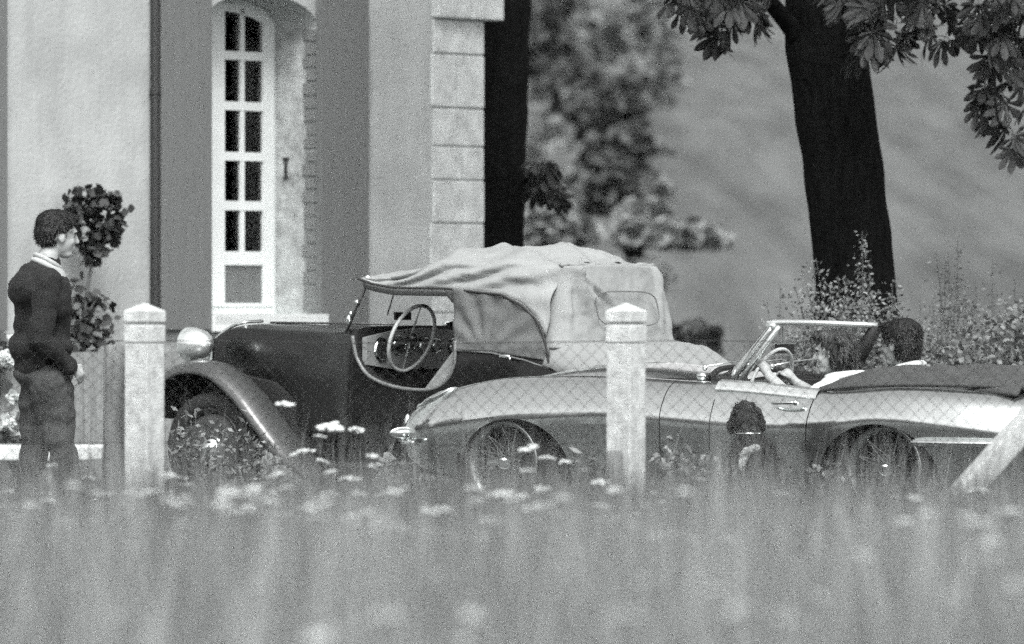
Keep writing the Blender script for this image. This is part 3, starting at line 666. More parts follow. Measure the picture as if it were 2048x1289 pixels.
# chrome: bumper, overriders, lamps
for sg in (1, -1):
    P = catmull([(.955, sg * .10, .43), (.95, sg * .25, .432), (.87, sg * .45, .43), (.74, sg * .60, .428), (.60, sg * .705, .424)], 6); m_ = MB(); m_.tube(P, [.017] * (len(P) - 2) + [.016, .012], 8); m_.build('front_bumper', M_CHROME, car, smooth=True)
    m_ = MB(); m_.sphere((.955, sg * .27, .50), (.022, .022, .075), 12, 10); m_.build('overrider', M_CHROME, car, smooth=True)
    M = Matrix.Rotation(R(-38 * sg), 3, 'Z'); b = MB(); b.sphere((.735, sg * .585, .475), (.03, .085, .026), 16, 10, M); l = b.build('side_lamp', M_LAMPG, car, smooth=True)
    b = MB(); P = [Vector((.735, sg * .585, .475)) + M @ Vector((.008, .088 * math.cos(t), .029 * math.sin(t))) for t in [2 * math.pi * k / 20 for k in range(20)]]; b.tube(P, .007, 6, closed=True); b.build('bezel', M_CHROME, l, smooth=True)
    # faired headlamp: chrome-rimmed oval glass on the wing nose
    def surf(x, y):
        Q = [Vector(q) for q in esec(x)]; up = [q for q in Q if q.y >= -1e-6 and q.z > interp(TAB, x)[1]]
        up.sort(key=lambda q: abs(q.y - y)); return up[0].z
    rim = []
    for k in range(28):
        t = 2 * math.pi * k / 28; xx = .585 + .165 * math.cos(t); yy = .50 - .02 * math.cos(t) - (.585 - xx) * -.28 + .088 * math.sin(t)
        Q = [Vector(q) for q in esec(xx)][:56]; best = min([q for q in Q if q.z > interp(TAB, xx)[1] - .02], key=lambda q: abs(q.y - yy)); rim.append(Vector((xx, sg * yy, best.z + .004)))
    b = MB(); b.tube(rim, .012, 6, closed=True); hl = b.build('headlamp', M_CHROME, car, smooth=True)
    c = sum(rim, Vector()) / len(rim); rows = []
    for q in range(6):
        f_ = q / 5; rows.append([c + (p - c) * f_ + Vector((.02, sg * .01, .03)) * (1 - f_ * f_) for p in rim])
    b = MB(); b.grid(rows, closed=True); b.build('lens', M_LAMPG, hl, smooth=True)
P = catmull([(-2.66, .815, .468), (-2.9, .805, .466), (-3.15, .74, .464), (-3.38, .60, .462), (-3.53, .40, .46), (-3.58, .2, .46)], 8); m_ = MB(); m_.tube(P, [.010, .016] + [.019] * (len(P) - 2), 8); m_.build('rear_bumper', M_CHROME, car, smooth=True)
P = [(a, -b, c) for a, b, c in P]; m_ = MB(); m_.tube(P, .019, 8); m_.build('rear_bumper', M_CHROME, car, smooth=True)
# door handle
m_ = MB(); m_.tube(catmull([(-1.80, .795, .664), (-1.84, .818, .667), (-1.90, .822, .668), (-1.95, .815, .668)], 4), [.007, .010, .010, .011, .012, .012, .011, .011, .011, .010, .010, .010, .008], 8); m_.sphere((-1.955, .805, .668), (.016, .018, .016)); m_.build('door_handle', M_CHROME, door or car, smooth=True)
m_ = MB(); rows = []
for xq, zq_ in [(-1.40, .785), (-1.5, .780), (-1.65, .770), (-1.8, .758), (-1.92, .748), (-2.03, .738)]: rows.append([(xq, .655, zq_ - .01), (xq, .668, zq_ + .003), (xq, .700, zq_ - .010), (xq - .005, .728, zq_ - .032), (xq - .008, .745, zq_ - .052), (xq - .008, .735, zq_ - .06)])
m_.grid(rows); m_.build('door_top_sheen', M_TRIM, door or car, smooth=True)  # added bright strip carrying the reflection along the door top
# bonnet louvres
for k in range(12):
    m_ = MB(); xx = -.86 - k * .030; zz = interp(TAB, xx)[6] + .004; m_.add([(xx, .38, zz + .012), (xx, .48, zz + .008), (xx - .02, .48, zz + .020), (xx - .02, .38, zz + .024), (xx - .022, .38, zz), (xx - .022, .48, zz)], [(0, 1, 2, 3), (3, 2, 5, 4), (0, 3, 4), (1, 5, 2)]); m_.build('louvre', M_BIND, bonnet or car)
# scuttle, wipers
m_ = MB(); m_.tube(catmull([(-1.22, .50, .80), (-1.12, .25, .835), (-1.08, 0, .845), (-1.12, -.25, .835), (-1.22, -.5, .80)], 5), .016, 6); m_.build('scuttle_seal', M_BLACKI, car, smooth=True)
for yy in (.42, .1, -.25):
    m_ = MB(); m_.sphere((-1.13, yy, .845), (.014, .014, .018)); m_.tube([(-1.13, yy, .85), (-1.17, yy - .18, .875), (-1.2, yy - .34, .885)], .005, 5); m_.build('wiper', M_CHROME, car, smooth=True)
m_ = MB(); m_.sphere((-1.20, .56, .800), (.03, .02, .025)); m_.build('scuttle_mirror', M_CHROME, car, smooth=True)
# windscreen
def ws(y, t):
    q = 1 - (y / .56) ** 2; b = Vector((-1.42 + .30 * q, y, .775 + .055 * q)); tpv = Vector((-1.635 + .26 * q, y * .93, 1.070 + .018 * q)); return b.lerp(tpv, t)
yy = [-.56 + 1.12 * i / 24 for i in range(25)]
fr = MB(); fr.tube([ws(y, 1) for y in yy], .017, 8); fw = fr.build('windscreen', M_TRIM, car, smooth=True)
g_ = MB(); g_.grid([[ws(y, t) for y in yy] for t in (0, .25, .5, .75, 1)]); g_.build('glass', GLASS, fw, smooth=True)
fr = MB(); fr.tube([ws(y, 0) for y in yy], .012, 6); fr.build('lower_seal', M_BLACKI, fw, smooth=True)
p0, p1 = ws(.56, 0), ws(.56, 1)
fr = MB(); fr.tube([p0 + Vector((.045, 0, -.02)), p1 + Vector((.04, -.01, -.03)), p1 + Vector((.02, -.015, 0))], [.013, .010, .008], 8); fr.tube([p0 + Vector((-.012, .0, -.02)), p1 + Vector((-.02, 0, -.02)), p1 + Vector((-.028, -.01, .0))], [.018, .014, .011], 8); fr.build('pillar', M_TRIM, fw, smooth=True)
p0, p1 = ws(-.56, 0), ws(-.56, 1); fr = MB(); fr.tube([p0, p1], [.045, .035], 8); fr.build('pillar', M_BLACKI, fw, smooth=True)
fr = MB(); fr.box((-1.37, 0, .945), (.02, .165, .05)); fr.box((-1.37, 0, .974), (.028, .175, .006), mi=1); fr.box((-1.36, 0, 1.01), (.008, .008, .15), mi=1); fr.build('rear_view_mirror', [M_BLACKI, M_CHROME], fw)
# interior: seats, steering wheel, tunnel, far door top
for sg in (1, -1):
    s_ = MB(); s_.box((-1.9, sg * .33, .42), (.42, .42, .12)); M = Matrix.Rotation(R(-14), 3, 'Y'); s_.box((-2.10, sg * .33, .60), (.10, .42, .34), M=M); o = s_.build('seat', M_BLACKI, car); md = o.modifiers.new('b', 'BEVEL'); md.width = .04; md.segments = 3
dsh = MB(); dsh.extrude([(-1.30, .80), (-1.46, .775), (-1.46, .62), (-1.30, .62)], -.62, .62); dsh.build('dashboard', M_BLACKI, car)
C = Vector((-1.50, .34, .775)); M = Matrix.Rotation(R(-22), 3, 'Y'); sw = MB(); sw.tube([C + M @ Vector((0, .185 * math.cos(t), .185 * math.sin(t))) for t in [2 * math.pi * k / 32 for k in range(32)]], .010, 8, closed=True); swo = sw.build('steering_wheel', M_STEER, car, smooth=True)
sw = MB()
for a in (0, 180, 270): sw.tube([C, C + M @ Vector((0, .18 * math.cos(R(a)), .18 * math.sin(R(a))))], .007, 5)
sw.tube([C, C + Vector((.25, 0, -.08))], .02, 8); sw.build('spoke', M_RIM, swo)
# folded hood
rows = []
for i in range(60):
    t = i / 59; x = -1.96 - 1.20 * t; row = []
    zb_ = interp(TAB, x)[7]
    hh = [.0, .045, .075, .075, .07, .07, .075, .085, .07, .03, .0]; q = t * 10; j = min(int(q), 9); h_ = hh[j] + (hh[j + 1] - hh[j]) * (q - j)
    W = .64 - .05 * math.sin(t * 3) - .13 * max(0, t - .55)
    for k in range(41):
        s = -1 + 2 * k / 40; y = W * s; base_ = (.722 + .012 * math.sin(t * 9)) if abs(s) > .9 else .76
        prof = max(0, 1 - abs(s) ** 5)
        z = base_ + h_ * prof ** .5 + .026 * prof * math.sin(5 * s + 11 * t + 2 * math.sin(5 * t)) + .02 * prof * math.sin(23 * t + 6 * s) * t + .018 * noise.noise(Vector((x * 5, y * 7, 0)))
        row.append((x, y, z))
    rows.append(row)
fh = MB(); fh.grid(rows); o = fh.build('folded_hood', M_FOLD, car, smooth=True, fix=False); md = o.modifiers.new('s', 'SOLIDIFY'); md.thickness = .02; md.offset = -1
m_ = MB(); m_.tube(catmull([(-1.97, .665, .728), (-2.2, .668, .752), (-2.5, .655, .765), (-2.8, .61, .765), (-3.1, .5, .755)], 8), .013, 6); m_.build('hood_beading', M_FOLD, car, smooth=True)
m_ = MB(); m_.tube([(-3.15, .12, .765), (-3.35, .08, .74), (-3.45, .05, .70)], .016, 6); m_.build('boot_trim', M_CHROME, car, smooth=True)

# ================================================================== DARK OLD CAR
OO = (-1.4203, 39.8854, 0); OR = R(180 - 36)
old = empty('vintage_tourer', OO, OR, 'dark old touring car with raised pale canvas hood and long sweeping front wing', 'car')
TB = [ # x, top half width, shoulder half width, low half width, ztop, zshoulder, zbottom
 (.36, .12, .20, .22, .92, .86, .42), (.31, .17, .235, .25, .985, .93, .40), (.22, .19, .25, .27, 1.035, .98, .40), (.08, .20, .27, .30, 1.066, 1.0, .40), (-.3, .25, .35, .38, 1.062, .985, .40),
 (-.7, .32, .45, .49, 1.055, .975, .38), (-.93, .42, .54, .57, 1.055, .985, .36), (-1.03, .48, .575, .60, 1.06, 1.0, .36), (-1.4, .50, .60, .62, 1.03, .98, .34), (-1.8, .50, .61, .63, .965, .925, .34), (-2.3, .50, .61, .63, .93, .88, .34), (-2.6, .46, .575, .60, .93, .86, .36), (-2.95, .36, .46, .48, .86, .78, .40), (-3.1, .25, .34, .36, .72, .64, .46)]
def osec(x):
    a, b, c, zt, zs, zb = interp(TB, x)
    P = [(0, zb, 0), (c * .7, zb, 0), (c, zb + .04, 0), (c * 1.005, (zb + zs) / 2, 0), (b, zs, 0), (a + (b - a) * .55, zs + (zt - zs) * .72, 0), (a * .8, zt - .004, 0), (0, zt, 0)]
    Q = catmull(P, 5); Q = [Vector((max(0, q.x), q.y, 0)) for q in Q]; Q[0].x = 0; Q[-1].x = 0
    return [(x, q.x, q.y) for q in Q] + [(x, -q.x, q.y) for q in Q[-2:0:-1]]
sx = [.36 - i * .03 for i in range(int(3.46 / .03) + 1)]
mb = MB(); rows = [osec(x) for x in sx]; mb.grid(rows, closed=True); n = len(rows[0]); mb.f.append(tuple(range(n))); mb.f.append(tuple((len(rows) - 1) * n + k for k in range(n))); mb.mi += [0, 0]
ob = mb.build('body', [M_DARKP, M_BLACKI], old)
def ocut(poly, y0, y1):
    c = MB(); c.extrude(poly, y0, y1, mi=1); o = c.build('cut', [M_DARKP, M_BLACKI]); o.location = OO; o.rotation_euler = (0, 0, OR); return o
side = [v[:2] for v in catmull([(-1.045, 1.2, 0), (-1.05, 1.03, 0), (-1.06, .95, 0), (-1.09, .86, 0), (-1.17, .77, 0), (-1.33, .712, 0), (-1.52, .69, 0), (-1.65, .70, 0), (-1.735, .745, 0), (-1.785, .82, 0), (-1.80, .92, 0), (-1.805, 1.2, 0)], 4)]
bpy.context.view_layer.update()
ob = boolean(ob, [ocut([(-1.10, 1.3), (-1.10, .42), (-2.38, .42), (-2.42, 1.3)], -.545, .545), ocut([tuple(p) for p in side], -.8, .8)])
ob.data.polygons.foreach_set('use_smooth', [True] * len(ob.data.polygons)); ob.data.set_sharp_from_angle(angle=R(35))
me_ob = ob
def split2(o, name, test, mats, par):
    global car
    k = car; car = par; r = split(o, name, test, mats); car = k; return r
bn = split2(ob, 'bonnet', lambda c, f: -.92 < c.x < .28 and c.z > .55 and f.material_index == 0, [M_DARKP, M_BLACKI], old)
od = split2(ob, 'door', lambda c, f: -1.93 < c.x < -1.06 and c.y > .56 and c.z > .42 and f.material_index == 0, [M_DARKP, M_BLACKI], old)
m_ = MB(); m_.tube([(p[0], .618 + .004, p[1] - .004) for p in side if p[1] < 1.02], .012, 6); m_.build('door_beading', mat('edge_beading', .16, .35), od or old, smooth=True)
m_ = MB(); m_.extrude([(-1.775, .955), (-1.50, .66), (-1.50, .50), (-2.0, .50), (-2.0, .90)], .548, .556); m_.build('interior_trim', M_CANV, old)
# radiator shell + grille
P = []
for y in [i / 16 for i in range(-16, 17)]:
    pass
def shell(x): return [Vector(q) for q in osec(x)]
rows = []
for x, k in [(.30, 1.03), (.33, 1.05), (.37, 1.04), (.385, .98)]:
    s_ = [q for q in shell(min(x, .36))]; c = Vector((0, 0, .66)); rows.append([Vector((x, (q.y) * k, .66 + (q.z - .66) * (1 + (k - 1) * .6))) for q in s_])
m_ = MB(); m_.grid(rows, closed=True); rs = m_.build('radiator_shell', M_CHROME, old, smooth=True)
for k in range(11):
    y = -.15 + k * .03; m_ = MB(); m_.box((.38, y, .66), (.012, .010, .46)); m_.build('grille_bar', M_CHROME, rs)
P = catmull([(.335, .23, .80), (.335, .232, .90), (.30, .215, .975), (.20, .2, 1.045), (.10, .19, 1.075), (.07, .05, 1.083)], 6); m_ = MB(); m_.tube(P, .010, 6); m_.build('shell_beading', M_CHROME, rs, smooth=True)
m_ = MB(); m_.tube([(.05, 0, 1.075), (-.9, 0, 1.066)], .007, 6); m_.build('bonnet_hinge', M_WINGP, bn or old, smooth=True)
# headlamps
for sg in (1, -1):
    m_ = MB(); prof = [(.002, -.12), (.05, -.105), (.085, -.06), (.10, 0), (.103, .05), (.098, .065)]
    M = Matrix.Rotation(R(-90), 3, 'Z'); m_.lathe(prof, 28, M); m_.v = [(a + .27, b + sg * .45, c + .945) for a, b, c in m_.v]; hl = m_.build('headlamp', M_TRIM, old, smooth=True)
    m_ = MB(); m_.lathe([(.098, .06), (.06, .085), (.001, .095)], 28, M); m_.v = [(a + .27, b + sg * .45, c + .945) for a, b, c in m_.v]; m_.build('lens', M_LAMPG, hl, smooth=True)
    m_ = MB(); m_.tube([(.25, sg * .45, .86), (.24, sg * .40, .80), (.24, sg * .3, .76)], .018, 8); m_.sphere((.28, sg * .46, .865), (.03, .03, .03)); m_.build('bracket', M_CHROME, hl, smooth=True)
# front wings
wp = catmull([(.46, 0, .50), (.43, 0, .66), (.36, 0, .775), (.24, 0, .838), (.09, 0, .856), (-.09, 0, .815), (-.28, 0, .68), (-.45, 0, .505), (-.62, 0, .335), (-.78, 0, .255), (-1.0, 0, .235)], 6)
for sg in (1, -1):
    rows = []
    for i, p in enumerate(wp):
        t_ = (wp[min(i + 1, len(wp) - 1)] - wp[max(i - 1, 0)]).normalized(); nrm = Vector((-t_.z, 0, t_.x)) * -1
        if nrm.z < 0 and abs(nrm.z) > .01: nrm = -nrm
        if i < 8: nrm = Vector((abs(nrm.x), 0, abs(nrm.z)))
        row = []
        for k in range(15):
            a = math.pi * k / 14; yy_ = .57 + .155 * math.cos(a) ; d_ = -.085 * (1 - math.sin(a)) ; row.append(p + nrm * d_ + Vector((0, sg * (yy_), 0)))
        rows.append(row)
    m_ = MB(); m_.grid(rows); o = m_.build('front_wing', M_WINGP, old, smooth=True); md = o.modifiers.new('s', 'SOLIDIFY'); md.thickness = .006
    m_ = MB(); m_.box((-1.35, sg * .62, .245), (.9, .2, .03)); m_.build('running_board', M_WINGP, old)
    wr = catmull([(-1.75, 0, .27), (-1.85, 0, .45), (-2.05, 0, .66), (-2.35, 0, .77), (-2.65, 0, .70), (-2.88, 0, .50), (-2.98, 0, .36)], 6); rows = []
    for i, p in enumerate(wr):
        row = []
        for k in range(15):
            a = math.pi * k / 14; row.append(p + Vector((0, sg * (.60 + .13 * math.cos(a)), -.05 * (1 - math.sin(a)))))
        rows.append(row)
    m_ = MB(); m_.grid(rows); o = m_.build('rear_wing', M_WINGP, old, smooth=True); md = o.modifiers.new('s', 'SOLIDIFY'); md.thickness = .006
    wheel(old, 0, sg * .60, .33, .33, wire=False, side=sg, hubr=.075); wheel(old, -2.42, sg * .60, .33, .33, wire=False, side=sg, hubr=.075)
m_ = MB(); m_.extrude([(.34, .30), (.34, .74), (.22, .80), (-.3, .72), (-.75, .45), (-.75, .30)], -.44, .44); m_.build('wing_valance', M_BLACKI, old)
# windscreen
def ow(y, t): return Vector((-.965 - .165 * t, y, 1.04 + .305 * t + .02 * t * (1 - (y / .56) ** 2)))
ys_ = [-.56 + 1.12 * i / 8 for i in range(9)]
m_ = MB(); m_.tube([ow(y, 1) for y in ys_], .010, 6); m_.tube([ow(y, 0) for y in ys_], .009, 6); m_.tube([ow(.56, -.08), ow(.56, 1)], .009, 6); m_.tube([ow(-.56, -.08), ow(-.56, 1)], .012, 6); wf = m_.build('windscreen', M_WINGP, old, smooth=True)
m_ = MB(); m_.grid([[ow(y, t) for y in ys_] for t in (0, 1)]); m_.build('glass', GLASS, wf)
m_ = MB(); m_.sphere(ow(.575, .98), (.022, .022, .022)); m_.sphere(ow(.58, .52), (.016, .016, .016)); m_.sphere(ow(.585, .18), (.016, .016, .03)); m_.sphere(ow(.59, .30), (.012, .014, .016)); m_.build('clamp', M_CHROME, wf, smooth=True)
m_ = MB(); m_.tube([ow(.28, 1) + Vector((-.01, 0, -.01)), ow(.23, .62) + Vector((.012, 0, 0)), ow(.21, .25) + Vector((.012, 0, 0))], .0045, 5); m_.build('wiper', M_IRON, wf, smooth=True)
m_ = MB(); m_.box((-1.04, .12, 1.115), (.022, .15, .048)); m_.tube([(-1.02, .12, 1.11), (-1.0, .12, 1.05)], .006, 5); o = m_.build('rear_view_mirror', M_BLACKI, wf); md = o.modifiers.new('b', 'BEVEL'); md.width = .01
m_ = MB(); m_.tube([(-1.0, -.35, 1.06), (-1.02, -.50, 1.085), (-1.06, -.56, 1.06)], .022, 8); m_.build('far_grab_rail', M_CHROME, wf, smooth=True)
# dash, gauges
m_ = MB(); m_.extrude([(-.58, .83), (-.58, .99), (-.30, 1.03), (0, 1.045), (.30, 1.03), (.58, .99), (.58, .83), (.3, .80), (-.3, .80)], -1.125, -1.09, axis=0); ds = m_.build('dashboard', M_DASH, old)
for y, z, r in [(.44, .92, .07), (.27, .94, .06), (.02, .94, .05), (-.10, .94, .04), (.16, .93, .03), (-.28, .93, .05)]:
    m_ = MB(); M = Matrix.Rotation(R(90), 3, 'Z'); m_.lathe([(r * 1.08, .001), (r, 0), (r, .012), (r * .9, .016), (r * .84, .010)], 24, M); m_.v = [(a - 1.126, b + y, c + z) for a, b, c in m_.v]; gz = m_.build('gauge', M_CHROME, ds, smooth=True)
    m_ = MB(); m_.lathe([(r * .86, .009), (.001, .009)], 24, M); m_.v = [(a - 1.126, b + y, c + z) for a, b, c in m_.v]; m_.build('dial', M_GFACE, gz)
m_ = MB(); m_.box((-1.129, -.42, .93), (.006, .16, .09)); m_.build('glovebox', M_BLACKI, ds)
C = Vector((-1.265, .33, .985)); M = Matrix.Rotation(R(-20), 3, 'Y'); sw = MB(); sw.tube([C + M @ Vector((0, .205 * math.cos(t), .205 * math.sin(t))) for t in [2 * math.pi * k / 40 for k in range(40)]], .0115, 8, closed=True); swo = sw.build('steering_wheel', M_STEER, old, smooth=True)
for a in (0, 90, 180, 270):
    sw = MB()
    for o_ in (-.006, .006): sw.tube([C + M @ Vector((.01, o_, o_)), C + M @ Vector((0, .2 * math.cos(R(a)), .2 * math.sin(R(a)))) + Vector((0, 0, o_))], .0035, 4)
    sw.build('spoke', M_RIM, swo)
sw = MB(); sw.sphere(C + Vector((-.01, 0, 0)), (.03, .035, .035)); sw.build('horn_push', M_GFACE, swo, smooth=True)
sw = MB(); sw.tube([C, (-.95, .33, .86)], .018, 8); sw.build('steering_column', M_IRON, swo)
for y0_ in (.28, -.28):
    m_ = MB(); m_.box((-1.68, y0_, .60), (.46, .46, .14)); M = Matrix.Rotation(R(-16), 3, 'Y'); m_.box((-1.86, y0_, .80), (.10, .46, .42), M=M); o = m_.build('seat', M_LEATH, old); md = o.modifiers.new('b', 'BEVEL'); md.width = .04; md.segments = 3
# hood
ST = [(-1.10, 1.372, 1.345, .56), (-1.25, 1.385, 1.35, .565), (-1.45, 1.435, 1.375, .56), (-1.62, 1.52, 1.435, .54), (-1.72, 1.515, 1.43, .54), (-1.9, 1.495, 1.41, .545), (-2.12, 1.53, 1.425, .535), (-2.3, 1.47, 1.405, .50), (-2.44, 1.415, 1.405, .455)]
def seamz(x):
    T = [(-1.10, 1.335), (-1.20, 1.305), (-1.35, 1.283), (-1.75, 1.276), (-2.14, 1.24), (-2.28, 1.18), (-2.39, 1.096), (-2.44, 1.0), (-2.47, .90)]
    for i in range(len(T) - 1):
        if T[i][0] >= x >= T[i + 1][0]: t = (x - T[i][0]) / (T[i + 1][0] - T[i][0]); return T[i][1] + t * (T[i + 1][1] - T[i][1])
    return T[-1][1]
def wr(p, a): return a * (noise.noise(Vector(p) * 5.5) + .6 * noise.noise(Vector(p) * 13))
rows = []
for i in range(70):
    x = -1.10 - 1.34 * i / 69; zt, ze, ye = interp(ST, x); row = []; sz = seamz(x)
    for k in range(12):                                    # near side, seam upwards
        t = k / 12; y = .61 + (ye - .61) * t; fold = .030 * math.sin(19 * x + 9 * t) * math.sin(math.pi * t) * (1 if x < -1.3 else .3)
        row.append(Vector((x, y + fold + wr((x, t, 0), .018) * math.sin(math.pi * t), sz + (ze - sz) * (t ** .85))))
    for k in range(25):
        s = 1 - 2 * k / 24; a = abs(s); row.append(Vector((x, ye * s, ze + (zt - ze) * (1 - a ** 2.3) + (wr((x, s, 5), .026) * min(1, (69 - i) / 6) + (.018 * math.sin(9 * s + 14 * x) if x < -1.5 else 0)) * (1 - a ** 4))))
    for k in range(1, 13):
        t = 1 - k / 12; y = -(.61 + (ye - .61) * t); row.append(Vector((x, y, sz + (ze - sz) * t)))
    rows.append(row)
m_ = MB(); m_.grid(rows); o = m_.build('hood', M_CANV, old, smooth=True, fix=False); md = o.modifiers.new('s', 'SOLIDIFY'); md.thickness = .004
hood = o
def cfold(s, t):
    f = 0
    for (sa, ta, sb, tb, am, wd) in [(.93, .02, .72, .55, .030, .05), (.93, .02, .45, .85, .034, .055), (.93, .02, .10, .50, .022, .06), (.95, .02, .90, .95, .020, .05), (.6, .3, .3, .9, .018, .06), (.93, .02, .25, .72, .016, .04), (-.95, .02, -.86, .95, .028, .05), (-.95, .02, -.68, .8, .016, .05)]:
        dx, dy = sb - sa, tb - ta; L2 = dx * dx + dy * dy; u = ((s - sa) * dx + (t - ta) * dy) / L2; u = max(0, min(1, u)); d = ((s - sa) * dy - (t - ta) * dx) / math.sqrt(L2)
        e = math.hypot(s - sa - dx * u, t - ta - dy * u) / wd; f += 1.7 * am * math.exp(-e * e * 1.6) * (.35 + .65 * math.sin(math.pi * min(1, u + .12)))
    return f
# rear panel (curved round the corners), folds radiating from the bow ends
rows = []
for i in range(40):
    t = i / 39; row = []
    for k in range(73):
        s = 1.2 - 2.4 * k / 72; a = abs(s); ye = .452 + .138 * t; y = ye * s * 1.01
        a = min(a, 1); ex = max(0, abs(s) - 1); s = max(-1.0, min(1.0, s)); y = (ye * 1.01 - ex * .10) * (1 if s > 0 else -1) if ex > 0 else y
        xr = -2.44 - .10 * t - .05 * (1 - a ** 6) + (.05 * t * (a ** 8)) + ex * 1.1
        f_ = cfold(s, t) + wr((s * 1.2, t, 9), .014) * (.4 + t * .3)
        row.append(Vector((xr - f_, y, 1.405 + .01 * (1 - a * a) - .475 * t)))
    rows.append(row)
m_ = MB(); m_.grid(rows); o = m_.build('rear_curtain', M_CANV, old, smooth=True, fix=False); md = o.modifiers.new('s', 'SOLIDIFY'); md.thickness = .004
P = []
for k in range(40):
    t = 2 * math.pi * k / 40; cx, sx_ = math.cos(t), math.sin(t); y = .31 * math.copysign(abs(cx) ** .5, cx); z = 1.16 + .10 * math.copysign(abs(sx_) ** .5, sx_); P.append((-2.565 - .10 * (1.405 - z) / .475 + .03, y, z))
m_ = MB(); m_.tube(P, .004, 5, closed=True); rw = m_.build('rear_window_edge', M_CANVD, o, smooth=True)
m_ = MB(); m_.tube([(-2.445, .465 - .93 * i / 20, 1.410 + .006 * math.sin(i * 1.9)) for i in range(21)], .018, 6); m_.build('bow_seam', M_CANV, o, smooth=True)
# side screens
for sg in (1, -1):
    rows = []
    for i in range(40):
        x = -1.79 - .69 * i / 39; zt_ = seamz(max(x, -2.46)) + .01; zb_ = .915 - .02 * (i / 39) - .06 * max(0, (i / 39 - .4)); row = []
        for k in range(24):
            t = k / 23; z = zb_ + (zt_ - zb_) * t; ang = math.atan2(z - .9, x + 2.02); f_ = .013 * math.sin(ang * 13) * min(1, t * 2) * (1 - t * .4)
            row.append(Vector((x, sg * (.625 + f_ + wr((x, z, 3), .010)), z)))
        rows.append(row)
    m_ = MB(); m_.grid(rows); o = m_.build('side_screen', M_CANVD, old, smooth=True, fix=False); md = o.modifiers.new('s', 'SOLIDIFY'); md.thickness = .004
    # valance over the door opening
    m_ = MB(); m_.grid([[(x_, sg * .612, seamz(x_) + .004) for x_ in [-1.12 - .68 * i / 20 for i in range(21)]], [(x_, sg * .605, seamz(x_) - (.045 if i_ < 19 else .08)) for i_, x_ in enumerate([-1.12 - .68 * i / 20 for i in range(21)])]]); o = m_.build('side_valance', M_CANVD, old, smooth=True, fix=False); md = o.modifiers.new('s', 'SOLIDIFY'); md.thickness = .004
    P = [(x_, sg * .632, seamz(x_)) for x_ in [-1.10 - 1.36 * i / 50 for i in range(51)]] + [(-2.475, sg * .635, .86), (-2.48, sg * .635, .825)]; m_ = MB(); m_.tube(P, .0075, 6); m_.build('binding', M_BIND, hood, smooth=True)
    m_ = MB(); m_.tube([(-1.79, sg * .622, .918), (-2.06, sg * .632, .905), (-2.3, sg * .635, .865), (-2.48, sg * .637, .815)], .006, 5); m_.build('hem', M_CANVD, hood, smooth=True)
m_ = MB(); m_.sphere((-2.18, .655, .885), (.045, .018, .014)); m_.tube([(-2.215, .66, .885), (-2.225, .662, .862)], .008, 6); m_.build('door_handle', M_CHROME, old, smooth=True)
# pale curved sheet wrapped round the tail
rows = []
for i in range(30):
    t = i / 29; x = -2.44 - .60 * t; row = []
    for k in range(41):
        s = 1 - 2 * k / 40; W = .645 - .10 * t ** 2; zt_ = .978 - .02 * t - .11 * t ** 3; y = W * math.copysign(abs(s) ** .8, s); drop = abs(s) ** 8 * .15 * (1 + t)
        row.append(Vector((x, y, zt_ - drop + wr((x * 1.5, y * 1.5, 2), .014))))
    rows.append(row)
W = .53
rows.append([Vector((q.x - .05, q.y * .97, q.z - .12)) for q in rows[-1]])
m_ = MB(); m_.grid(rows); o = m_.build('tail_sheet', mat('pale_tail_sheet', .25, .85, var=.08, scale=9, bump=.3, bscale=150, dist=.003), old, smooth=True, fix=False); md = o.modifiers.new('s', 'SOLIDIFY'); md.thickness = .006
for yq, xq in [(.52, -2.62), (.30, -2.66), (.38, -2.74)]: m_ = MB(); m_.box((xq, yq, .925), (.03, .02, .025)); m_.build('strap_buckle', M_CHROME if xq == -2.62 else M_BIND, o)

# ================================================================== PEOPLE
def hand(prims, wrist, fdir, palm_up=(0, 0, 1), s=1.0, curl=.5, thumb=1):
    """palm, four unequal bent fingers and a thumb as capsules"""
    f = Vector(fdir).normalized(); u = Vector(palm_up); sd = f.cross(u).normalized(); u = sd.cross(f).normalized(); w0 = Vector(wrist)
    prims.append(('c', w0 + f * .02 * s, w0 + f * .075 * s, .027 * s, .030 * s))
    for k, L in enumerate([.070, .080, .075, .058]):
        a = w0 + f * .075 * s + sd * (k - 1.5) * .020 * s
        d1 = (f * math.cos(curl * .6) - u * math.sin(curl * .6)); d2 = (f * math.cos(curl * 1.5) - u * math.sin(curl * 1.5)); b = a + d1 * L * .55 * s; c = b + d2 * L * .5 * s
        prims += [('c', a, b, .0095 * s, .0088 * s), ('c', b, c, .0088 * s, .0075 * s)]
    a = w0 + f * .03 * s - sd * .026 * s * thumb; b = a + (f * .6 - sd * thumb * .6 - u * .2).normalized() * .04 * s; prims += [('c', a, b, .012 * s, .0105 * s), ('c', b, b + (f * .9 - u * .4).normalized() * .03 * s, .0105 * s, .008 * s)]
